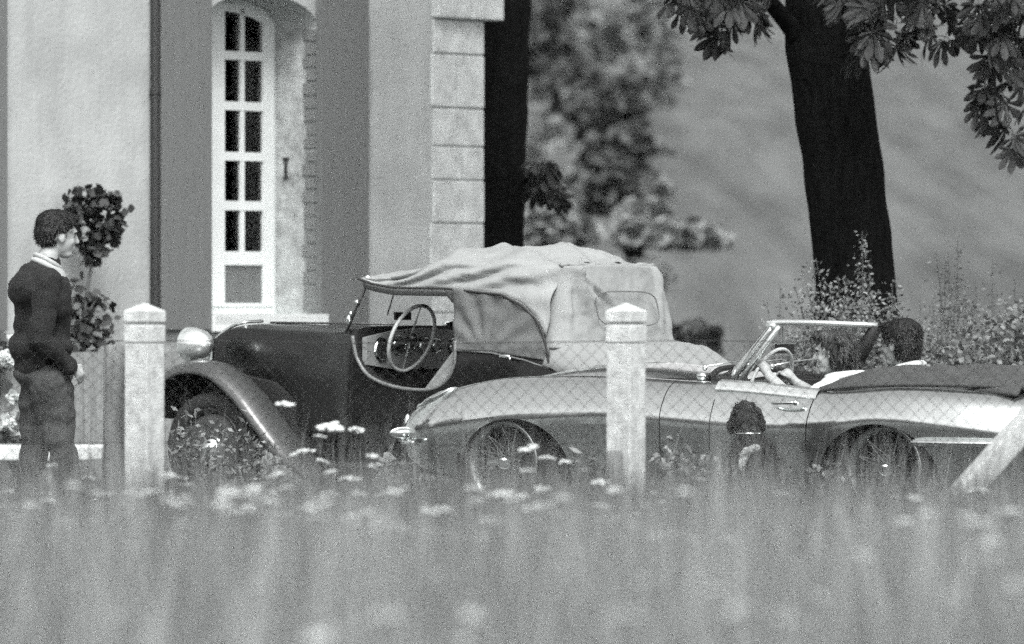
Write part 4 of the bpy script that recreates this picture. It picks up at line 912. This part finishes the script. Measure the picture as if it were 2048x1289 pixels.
def head(prims, c, s=1.0, yaw=0, pitch=0):
    M = Matrix.Rotation(R(yaw), 3, 'Z') @ Matrix.Rotation(R(pitch), 3, 'Y'); c = Vector(c); rot = (0, pitch, yaw)
    P = lambda x, y, z: c + M @ (Vector((x, y, z)) * s)
    for q, r in [((-.012, 0, .025), (.098, .076, .088)), ((.02, 0, -.02), (.070, .060, .085)), ((.045, 0, -.085), (.038, .036, .026)), ((.068, 0, .03), (.026, .045, .016)), ((.082, 0, -.052), (.014, .024, .006)), ((.080, 0, -.066), (.013, .021, .006)),
                 ((.055, .034, -.025), (.022, .02, .022)), ((.055, -.034, -.025), (.022, .02, .022)), ((.098, 0, -.020), (.016, .013, .011)), ((0, .076, -.01), (.018, .007, .030)), ((0, -.076, -.01), (.018, .007, .030))]:
        prims.append(('e', P(*q), (r[0] * s, r[1] * s, r[2] * s), rot))
    prims.append(('c', P(.080, 0, .022), P(.102, 0, -.018), .009 * s, .012 * s))
    return P
def eyes(root, P, s=1.0, m=None):
    for sy in (1, -1):
        e = MB(); e.sphere(P(.066, sy * .030, .003), (.0105 * s,) * 3, 10, 8); e.build('eye', M_LEATH, root, smooth=True)
        e = MB(); e.tube([P(.080, sy * .018, .022), P(.083, sy * .032, .027), P(.072, sy * .048, .022)], .005, 5); e.build('eyebrow', M_HAIRD, root, smooth=True)
# --- standing man
mx = (100 - 1024) / F * 37.3
man = empty('person', (mx, 37.3, 0), R(20), 'standing man in dark sweater and jeans watching the cars from the left', 'person')
man.scale = (1.04, 1.04, 1.02)
q = lambda u, v, y=0: Vector(((u - 100) / 354, y, (1028 - v) / 354))
pr = []; P = head(pr, q(117, 482), 1.08, 0, 8)
pr += [('c', q(97, 520), q(90, 560), .056, .062), ('c', q(88, 575, .0), q(88, 700), .13, .13), ('c', q(92, 760, .08), q(78, 880, .08), .085, .06), ('c', q(78, 880, .08), q(62, 1000, .1), .055, .042),
       ('c', q(92, 760, -.08), q(112, 880, -.08), .085, .06), ('c', q(112, 880, -.08), q(136, 985, -.1), .055, .042), ('c', q(80, 575, -.17), q(62, 680, -.23), .05, .042), ('c', q(62, 680, -.23), q(118, 735, -.20), .038, .028),
       ('c', q(84, 575, .17), q(85, 680, .23), .05, .042), ('c', q(85, 680, .23), q(135, 738, .17), .038, .028)]
hand(pr, q(120, 736, -.20), (.75, .12, -.66), (.3, -1, .2), .95, .7); hand(pr, q(137, 740, .17), (.75, -.1, -.6), (.3, 1, .2), .95, .7, -1)
pr += [('c', q(62, 1000, .1), q(95, 1018, .1), .045, .035), ('c', q(136, 985, -.1), q(166, 1016, -.1), .04, .035)]
blob('body', pr, .0075, M_SKIN, man, 2)
eyes(man, P, 1.08)
hp = [('e', P(-.025, 0, .055), (.110, .092, .086), (0, 8, 0)), ('e', P(-.055, 0, .008), (.078, .085, .082), (0, 8, 0)), ('e', P(.030, 0, .092), (.060, .068, .040), (0, 20, 0)), ('e', P(-.01, .068, .04), (.045, .022, .045)), ('e', P(-.01, -.068, .04), (.045, .022, .045)), ('e', P(-.01, 0, .085), (.085, .08, .05))]
hman = blob('hair', hp, .007, M_HAIRD, man, 3, .006, 40)
sp_ = [('e', q(88, 610), (.15, .215, .17)), ('c', q(86, 590), q(84, 735), .155, .150), ('e', q(80, 700), (.175, .20, .12)), ('e', q(60, 588), (.12, .20, .115)), ('e', q(74, 560), (.10, .17, .07)), ('c', q(78, 572, -.17), q(58, 682, -.235), .075, .062), ('c', q(58, 682, -.235), q(118, 737, -.205), .060, .042),
       ('c', q(86, 572, .17), q(86, 682, .235), .075, .062), ('c', q(86, 682, .235), q(134, 738, .18), .06, .042), ('c', q(92, 540), q(88, 570), .078, .10)]
blob('sweater', sp_, .010, M_SWEAT, man, 5, .016, 9)
cl_ = MB(); ring = []
for k in range(24):
    t = 2 * math.pi * k / 24; ring.append((q(95 + 27 * math.cos(t) * 1.0, 545 + 16 * math.cos(t)) + Vector((0, .086 * math.sin(t), 0))))
cl_.tube(ring, .017, 8, closed=True); ring2 = [r_ + Vector((.0, 0, .028)) + (q(97, 530) - r_) * .12 for r_ in ring]; cl_.tube(ring2, .013, 8, closed=True); cl_.build('collar', M_COLLAR, man, smooth=True)
tr_ = [('e', q(88, 755), (.165, .175, .10)), ('c', q(90, 770, .09), q(80, 880, .09), .115, .085), ('c', q(80, 880, .09), q(62, 1000, .1), .080, .070), ('c', q(92, 770, -.09), q(110, 880, -.09), .120, .088), ('c', q(110, 880, -.09), q(134, 985, -.1), .082, .072)]
blob('jeans', tr_, .010, M_JEAN, man, 5, .020, 6, squash=1.5)
blob('shoe', [('c', q(62, 1012, .1), q(98, 1018, .1), .05, .04)], .008, M_SHOE, man, 2); blob('shoe', [('c', q(136, 998, -.1), q(172, 1015, -.1), .05, .04)], .008, M_SHOE, man, 2)
# --- woman driver
def in_car(x, y): v = Matrix.Rotation(ER, 3, 'Z') @ Vector((x, y, 0)); return (EO[0] + v.x, EO[1] + v.y, 0)
wo = empty('person', in_car(-1.95, .34), ER, 'woman with shaggy hair and pale blouse driving the silver open car', 'person')
pr = []; P = head(pr, (.060, 0, .925), .98, 24, 6)
pr += [('c', (.01, 0, .86), (-.02, 0, .78), .045, .052), ('c', (-.04, 0, .70), (-.03, 0, .50), .115, .12), ('c', (-.03, .15, .735), (.14, .22, .66), .045, .038), ('c', (.14, .22, .66), (.36, .15, .80), .036, .028),
       ('c', (-.03, -.15, .735), (.12, -.21, .62), .045, .038), ('c', (.12, -.21, .62), (.36, -.13, .76), .036, .026), ('c', (0, .09, .46), (.40, .10, .50), .085, .06), ('c', (0, -.09, .46), (.40, -.10, .50), .085, .06), ('c', (.40, .10, .50), (.70, .10, .33), .055, .04), ('c', (.40, -.10, .50), (.70, -.10, .33), .055, .04)]
hand(pr, (.37, .145, .81), (.55, .02, .72), (-.4, .2, .7), .95, 1.1, -1); hand(pr, (.37, -.125, .765), (.6, .1, .6), (-.4, -.2, .7), .95, 1.1)
blob('body', pr, .0075, M_SKIN, wo, 2); eyes(wo, P, .96)
hp = [('e', P(-.03, 0, .045), (.100, .093, .080)), ('e', P(-.065, 0, -.02), (.080, .095, .10)), ('e', P(.03, 0, .098), (.070, .07, .032)), ('e', P(-.03, .075, -.02), (.045, .025, .075)), ('e', P(-.03, -.075, -.02), (.045, .025, .075)), ('e', P(.052, 0, .080), (.030, .052, .022)), ('e', P(-.09, 0, -.075), (.05, .075, .05))]
for _ in range(46):
    t_ = rnd.uniform(1.15, 5.13); a0 = P(-.050 + .065 * math.cos(t_), .085 * math.sin(t_), rnd.uniform(-.02, .09)); hp.append(('c', a0, a0 + Vector((-.035 + rnd.uniform(-.012, .012), rnd.uniform(-.008, .008) + .02 * math.sin(t_), -rnd.uniform(.03, .075))), .016, .006))
hwo = blob('hair', hp, .006, M_HAIRM, wo, 1, .010, 30)
bp = [('e', (-.03, 0, .70), (.10, .175, .075)), ('c', (-.04, 0, .68), (-.03, 0, .50), .125, .13), ('c', (-.03, .15, .74), (.11, .215, .67), .065, .055), ('c', (-.03, -.15, .74), (.11, -.21, .64), .065, .055)]
blob('blouse', bp, .010, M_SHIRT, wo, 3, .012, 14)
cb = MB(); ring = [(-.03 + .085 * math.cos(t), .12 * math.sin(t), .80 - .012 * math.cos(t)) for t in [2 * math.pi * k / 24 for k in range(24)]]; cb.tube(ring, .026, 8, closed=True); cb.build('collar', M_SHIRT, wo, smooth=True)
# --- male passenger
pa = empty('person', in_car(-1.93, -.35), ER, 'dark-haired man in a patterned shirt sitting in the passenger seat of the open car', 'person')
pr = []; P = head(pr, (.05, 0, .965), 1.0, 0, 4)
pr += [('c', (.01, 0, .89), (-.02, 0, .80), .054, .062), ('c', (-.04, 0, .70), (-.03, 0, .50), .13, .13), ('c', (-.03, .17, .74), (.03, .23, .52), .05, .04), ('c', (.03, .23, .52), (.26, .14, .52), .038, .03), ('c', (-.03, -.17, .74), (.03, -.22, .52), .05, .04), ('c', (.03, -.22, .52), (.26, -.14, .52), .038, .03),
       ('c', (0, .09, .46), (.40, .10, .48), .09, .065), ('c', (0, -.09, .46), (.40, -.10, .48), .09, .065), ('c', (.40, .10, .48), (.70, .10, .32), .06, .045), ('c', (.40, -.10, .48), (.70, -.10, .32), .06, .045)]
hand(pr, (.27, .14, .525), (1, -.1, 0), (0, 0, 1), 1, .4); hand(pr, (.27, -.14, .525), (1, .1, 0), (0, 0, 1), 1, .4, -1)
blob('body', pr, .0075, M_SKIN, pa, 2); eyes(pa, P)
hp = [('e', P(-.03, 0, .055), (.115, .096, .09)), ('e', P(-.06, 0, -.01), (.075, .088, .10)), ('e', P(.04, 0, .10), (.07, .07, .035)), ('e', P(-.02, .072, .045), (.045, .02, .04)), ('e', P(-.02, -.072, .045), (.045, .02, .04))]
hpa = blob('hair', hp, .007, M_HAIRD, pa, 2, .008, 28)
bp = [('e', (-.03, 0, .71), (.115, .20, .085)), ('c', (-.04, 0, .68), (-.03, 0, .50), .145, .14), ('c', (-.03, .17, .74), (.03, .23, .55), .072, .055), ('c', (-.03, -.17, .74), (.03, -.22, .55), .072, .055)]
blob('shirt', bp, .010, M_CHECK, pa, 3, .012, 14)
cb = MB(); ring = [(-.012 + .076 * math.cos(t), .082 * math.sin(t), .842 - .02 * math.cos(t)) for t in [2 * math.pi * k / 24 for k in range(24)]]; cb.tube(ring, .024, 8, closed=True); cb.build('collar', M_CHECK, pa, smooth=True)

# --- dog
DY = 34.4; k_ = F / DY; gz = 604 + 1.2 * k_
dg_ = empty('dog', ((1510 - 1024) / k_, DY, 0), 0, 'curly dark dog sitting with its back turned beside the silver car door', 'dog')
q = lambda u, v, y=0: Vector(((u - 1510) / k_, y, (gz - v) / k_))
dp = [('e', q(1512, 1005, .0), (.145, .17, .15)), ('c', q(1512, 985, .02), q(1508, 915, .07), .135, .12), ('e', q(1525, 930, .02), (.10, .11, .10)), ('c', q(1506, 915, .08), q(1500, 880, .10), .10, .07), ('c', q(1500, 880, .10), q(1494, 850, .12), .062, .058),
      ('e', q(1494, 838, .13), (.078, .085, .068)), ('c', q(1494, 840, .17), q(1500, 842, .27), .045, .03), ('e', q(1500, 838, .30), (.02, .02, .016)), ('e', q(1492, 818, .13), (.055, .06, .035)),
      ('c', q(1490, 930, .18), q(1482, 1050, .22), .042, .035), ('c', q(1530, 930, .18), q(1536, 1050, .22), .042, .035), ('e', q(1482, 1058, .25), (.035, .05, .025)), ('e', q(1536, 1058, .25), (.035, .05, .025)),
      ('e', q(1472, 1010, .0), (.075, .13, .11)), ('e', q(1552, 1010, .0), (.075, .13, .11)), ('e', q(1470, 1052, .08), (.04, .10, .03)), ('e', q(1556, 1052, .08), (.04, .10, .03)), ('c', q(1520, 1030, -.14), q(1560, 1050, -.26), .03, .018)]
dbody = blob('body', dp, .009, mat('dog_body_fur', .014, .85, var=.7, scale=14, bump=1, bscale=60), dg_, 2, .022, 22)
for u, y in ((1467, .12), (1522, .12)):
    blob('ear', [('c', q(u + (8 if u < 1500 else -6), 825, y), q(u, 850, y), .024, .032), ('e', q(u, 853, y), (.030, .028, .042))], .007, M_DOG, dg_, 2, .012, 30)
def strands(ob, name, n, L, w_, m, down=.7, nz=.45, zmin=-9, fwd=0):
    me = ob.data; mb = MB(); N = len(me.vertices); r_ = random.Random(3)
    for _ in range(n):
        v = me.vertices[r_.randrange(N)]
        if v.co.z < zmin: continue
        d = (v.normal * nz + Vector((fwd + r_.gauss(0, .25), r_.gauss(0, .25), -down + r_.gauss(0, .25)))).normalized() * L * r_.uniform(.6, 1.3)
        b = d.cross(v.normal)
        if b.length < 1e-6: continue
        b = b.normalized() * w_; p = v.co - v.normal * .002; mid = p + d * .5 + v.normal * L * .12
        mb.add([p - b, p + b, mid + b * .7, mid - b * .7, p + d], [(0, 1, 2, 3), (3, 2, 4)])
    o = mb.build(name, m, ob, fix=False); tag(o, kind='stuff'); return o
HS = mat('dark_hair_strand', .018, .5, isl=.7, spec=.4)
strands(hman, 'strands', 2600, .022, .0016, HS); strands(hpa, 'strands', 2600, .026, .0016, HS)
strands(hwo, 'strands', 3800, .030, .0014, mat('brown_hair_strand', .05, .5, isl=.85, spec=.4), .9, .4, fwd=-.35)
strands(dbody, 'coat', 7000, .030, .0028, mat('dog_strand', .028, .6, isl=.8, spec=.4), .6, .6)
c_ = MB(); c_.tube([q(1498, 868, .10) + Vector((.066 * math.cos(t), .066 * math.sin(t), 0)) for t in [2 * math.pi * k / 20 for k in range(20)]], .006, 6, closed=True); c_.build('collar', M_CHROME, dg_, smooth=True)
blob('coat_shine', [('c', q(1483, 935, -.09), q(1490, 905, -.09), .020, .024), ('c', q(1490, 905, -.09), q(1510, 897, -.09), .024, .018)], .008, M_DOGSHINE, dg_, 2, .014, 30)  # pale fur arc painted in as the shine on the dog's back

# ================================================================== MEADOW
rng = np.random.default_rng(11)
def blades(N, Yf, hf, wmin, wmax, name, seed=1, wide=1.7, m=M_GRASS, label='', lean=.25):
    r = np.random.default_rng(seed); Y = Yf(r, N); X = (r.random(N) - .5) * (2048 / F * Y + wide)
    h = hf(Y, r, X); ok = h > .01; X, Y, h = X[ok], Y[ok], h[ok]; N = len(X)
    az = r.random(N) * 2 * np.pi; ln = np.abs(r.normal(0, lean, N)) * h; wd = r.uniform(wmin, wmax, N) / 2; fa = r.random(N) * np.pi
    dx, dy = np.cos(az), np.sin(az); wx, wy = np.cos(fa) * wd, np.sin(fa) * wd * .6
    V = np.empty((N, 5, 3))
    for i, (t, ws_) in enumerate([(0, -1), (0, 1), (.55, -.8), (.55, .8), (1, 0)]):
        V[:, i, 0] = X + dx * ln * t * t + wx * ws_; V[:, i, 1] = Y + dy * ln * t * t + wy * ws_; V[:, i, 2] = h * t
    me = bpy.data.meshes.new(name); me.vertices.add(N * 5); me.vertices.foreach_set('co', V.ravel().astype(np.float32))
    base = (np.arange(N) * 5)[:, None]; tri = np.concatenate([base + np.array([[0, 1, 3]]), base + np.array([[0, 3, 2]]), base + np.array([[2, 3, 4]])], 1).ravel()
    me.loops.add(N * 9); me.loops.foreach_set('vertex_index', tri.astype(np.int32)); me.polygons.add(N * 3); me.polygons.foreach_set('loop_start', (np.arange(N * 3) * 3).astype(np.int32)); me.update(calc_edges=True)
    o = link(name, me, m); tag(o, label, 'grass', kind='stuff'); return o
def env(Y): return 1.2 - .0287 * Y
def clump(X, Y):
    f = 0
    for a, b, c, d in [(1.7, .9, 0, .5), (-2.9, 1.3, 1, .5), (5.3, 2.2, 2, .4), (7.1, -3.7, 4, .3), (13, 5, 3, .25)]: f = f + d * np.sin(a * X + b * Y + c)
    return f / 1.4
lin = lambda a, b: (lambda r, N: a + (b - a) * np.sqrt(r.random(N)))
mg = lambda Y, r, X: np.minimum(env(Y) * (.58 + .42 * r.random(len(Y)) ** 1.6) * (1 + .20 * clump(X, Y)), 1.0)
blades(45000, lin(8.5, 22), mg, .004, .010, 'meadow_grass', 1, label='tall pale unmown meadow grass filling the blurred foreground')
blades(75000, lin(20, 30.5), lambda Y, r, X: (env(Y) + .08 * (Y > 23)) * (.45 + .55 * r.random(len(Y)) ** 1.7) * (1 + .32 * clump(X, Y)), .003, .008, 'meadow_grass', 6, m=M_GRASSD, label='darker meadow grass growing along the fence line')
blades(46000, lin(30, 37), lambda Y, r, X: .06 + .27 * r.random(len(Y)) ** 1.3 * np.clip((37.5 - Y) / 4, .3, 1), .003, .007, 'verge_grass', 2, m=M_GRASSD, label='rough grass around the wheels of the parked cars')
blades(26000, lin(36, 47), lambda Y, r, X: .03 + .08 * r.random(len(Y)), .004, .009, 'lawn_grass', 3, label='short grass between the cars and the house wall')
blades(4600, lin(21, 32), lambda Y, r, X: np.maximum(env(Y), .25) + .03 + .36 * r.random(len(Y)) ** 2.0 * (1 + .5 * clump(X, Y)), .003, .007, 'tall_grass_stalks', 4, m=M_GRASSD, label='scattered taller grass stalks rising above the meadow near the fence', lean=.15)
blades(14000, lin(9, 21), mg, .004, .010, 'meadow_grass', 8, m=M_GRASSD, label='darker blades mixed into the blurred foreground meadow')
blades(700, lin(10, 21), lambda Y, r, X: env(Y) + .01 + .27 * r.random(len(Y)) ** 2.0, .005, .012, 'near_grass_stalks', 5, label='a few tall out of focus grass stalks close to the camera', lean=.12)
# white umbels
def umbel_mesh(seed, R_=.05):
    r = random.Random(seed); mb = MB()
    for k in range(16):
        a = r.uniform(0, 6.28); d = R_ * math.sqrt(k / 16) * 1.0; c = (d * math.cos(a), d * math.sin(a), -.25 * d * d / R_ + r.uniform(-.003, .003)); mb.sphere(c, (.012, .012, .006), 6, 3)
        mb.tube([(0, 0, -.045), (c[0], c[1], c[2] - .003)], .0011, 3, cap=False, mi=1)
    me = mb.mesh('flower_head'); me.materials.append(M_FLOWER); me.materials.append(M_STEM); return me
UM = [umbel_mesh(s) for s in range(4)]
stm = MB(); stm.tube([(0, 0, 0), (.01, .004, .5), (0, 0, 1)], .0022, 4); stm = stm.mesh('stem'); stm.materials.append(M_STEM)
FL = []
def flower(u, v, Y, s=1.0, label=None):
    s *= (1.2 if Y > 26 else (.85 if Y > 19 else .62))
    p = at(u, v, Y)
    if p.z < .08: return
    e = empty('wildflower', (p.x, Y, 0), rnd.uniform(0, 6), label or '', 'wildflower', 'white umbel flowers in the meadow')
    if not label: FL.append((u, v, Y, e))
    h = link('flower_head', rnd.choice(UM), None, e); h.location = (0, 0, p.z); h.scale = (s, s, s * .9); h.rotation_euler = (rnd.uniform(-.25, .25), rnd.uniform(-.25, .25), 0)
    t = link('stem', stm, None, e); t.scale = (1, 1, max(.02, p.z - .042 * s))
named = [(568, 806, 29, 1.0, 'highest white umbel flower, in front of the dark car\'s door sill'), (665, 850, 28.5, 1.25, 'broad white umbel flower left of the silver car\'s nose'), (712, 857, 28.6, .6, 'small white umbel flower just left of the silver car\'s nose'), (640, 872, 28.4, .5, 'small white umbel flower below the broad one left of the silver car\'s nose'),
 (603, 902, 29, .95, 'white umbel flower at the tail end of the dark front wing'), (643, 920, 28.8, .6, 'small white umbel flower to the right of the dark wing\'s tail'), (1060, 893, 27.5, .75, 'white umbel flower in front of the silver car\'s front wire wheel'), (1096, 914, 28, .6, 'white umbel flower at the rear edge of the front wire wheel'), (1128, 922, 28, .5, 'small white umbel flower behind the front wire wheel'),
 (1055, 940, 26, .7, 'blurred white umbel flower low in front of the front wire wheel'), (1200, 962, 27, .6, 'tilted white umbel flower left of the short wooden stake'), (107, 930, 28.5, .45, 'small white umbel flower in front of the standing man\'s legs')]
for a in named: flower(*a)
for u, v in [(557, 945), (545, 952), (660, 942), (745, 910), (755, 930), (340, 948), (350, 953), (378, 970), (370, 995), (387, 1010), (180, 955), (180, 972), (330, 985), (535, 985), (660, 985), (700, 955), (1302, 985), (1320, 1005), (880, 1010), (630, 1018), (1050, 1012), (420, 1005)]:
    flower(u, v, rnd.uniform(26.5, 28.5), rnd.uniform(.4, .8))
for u, v, Y, s in [(465, 1025, 23, .9), (720, 985, 25, .8), (60, 1008, 22, .8), (40, 1028, 22, .9), (35, 1075, 20, .9), (95, 1080, 20, .7), (65, 1110, 19, .9), (40, 1120, 19, .8), (18, 1142, 19, .7), (430, 1095, 19, 1.2), (395, 1110, 19, .8), (475, 1108, 19, .9), (245, 1105, 19, .8), (275, 1098, 19.5, .9), (370, 1128, 18, .7), (640, 1095, 20, .8), (615, 1120, 18, 1),
    (655, 1075, 21, .8), (1000, 985, 24, 1.2), (1020, 1000, 24, 1.0), (1075, 1010, 22, 1.3), (1100, 1020, 22, 1.0), (980, 1040, 21, 1.3), (950, 1000, 23, .8), (975, 1075, 19, 1.1), (1010, 1110, 18, 1.0), (985, 1130, 18, 1.1), (870, 1060, 21, .8), (760, 1040, 22, 1.0), (740, 1060, 21, .9), (800, 1050, 21, .8), (820, 1060, 21, 1.0), (860, 1020, 23, .9), (700, 1030, 23, 1.0), (1315, 1068, 20, .8), (1370, 1070, 20, 1.0), (1460, 1075, 20, .8),
    (1230, 1035, 22, .7), (1155, 1028, 23, .6), (1725, 1108, 17, 1.1), (1960, 1045, 17, 1.5), (1985, 1080, 16.5, 1.0), (1850, 1058, 18, 1.1), (1990, 1115, 16, 1.1), (2035, 1165, 14.5, 1.1), (2020, 1020, 20, 1.0), (1300, 1160, 14.5, .9), (1410, 1150, 14.5, .9), (1430, 1180, 14, 1.1), (1490, 1215, 13.2, 1.3), (1580, 1235, 13, 1.1), (1250, 1230, 13, 1.3), (755, 1232, 13.2, 1.3), (945, 1228, 13.3, 1.2), (950, 1278, 12.5, 1.2), (640, 1270, 12.6, 1.5), (1900, 1195, 14, 1.0),
    (520, 1170, 15, .8), (150, 1170, 16, .9), (240, 1230, 14, .9), (1110, 1140, 16, .7), (860, 1150, 16, .8), (1640, 1190, 14.5, .9)]:
    flower(u, v, Y, s)

for _ in range(80):
    Y = rnd.uniform(17, 28); flower(rnd.uniform(5, 2040) if rnd.random() < .5 else rnd.uniform(5, 1150), 604 + (1.2 - (env(Y) - rnd.uniform(-.02, .10))) / Y * F, Y, rnd.uniform(.45, .85))
zones = [(0, 'the standing man'), (165, 'the left concrete post'), (330, 'the dark front wheel'), (560, 'the dark wing tail'), (790, 'the silver nose'), (930, 'the front wire wheel'), (1150, 'the right concrete post'), (1340, 'the dog'), (1600, 'the rear wire wheel'), (1850, 'the slanting strut')]
rows_ = [(26, 'white umbel flower near the fence'), (18.5, 'slightly blurred white flower in the meadow'), (0, 'strongly blurred white flower in the near meadow')]
grp = {}
for u, v, Y, e in FL:
    z_ = [n for a, n in zones if u >= a][-1]; r_ = [n for a, n in rows_ if Y >= a][0]; grp.setdefault((r_, z_), []).append((u, e))
ordn = ['leftmost', 'second from left', 'third from left', 'fourth from left', 'fifth from left', 'sixth from left', 'seventh from left', 'eighth from left', 'ninth from left', 'tenth from left', 'eleventh from left', 'twelfth from left', 'thirteenth from left', 'fourteenth from left', 'fifteenth from left', 'sixteenth from left']
for (r_, z_), L in grp.items():
    L.sort(key=lambda t: t[0])
    h_ = (len(L) + 1) // 2
    for i, (u, e) in enumerate(L): e['label'] = (r_ + ' below ' + z_) + ('' if len(L) == 1 else ', ' + (ordn[i] if i < 12 else ordn[len(L) - 1 - i].replace('left', 'right')))
# unseen dark wood round the meadow, added for dark reflections in the car flanks
wd_ = MB(); path = [(-16, 62), (-34, 48), (-40, 20), (-38, -10), (-25, -34), (0, -42), (26, -34), (40, -8), (44, 25)]
wr_ = random.Random(5)
for i in range(len(path) - 1):
    for k in range(50):
        t = wr_.random(); x = path[i][0] * (1 - t) + path[i + 1][0] * t + wr_.uniform(-2, 2); y = path[i][1] * (1 - t) + path[i + 1][1] * t + wr_.uniform(-2, 2)
        leafcloud(wd_, (x, y, wr_.uniform(.3, 5.2)), (1.9, 1.9, 1.2), 34, 1.1, .1, 1.4, seed=i * 100 + k)
tag(wd_.build('unseen_wood', mat('wood_leaf', .018, .9, isl=.4, spec=.1), fix=False), 'unseen dark belt of trees and hedge added around the meadow', 'wood', kind='stuff')
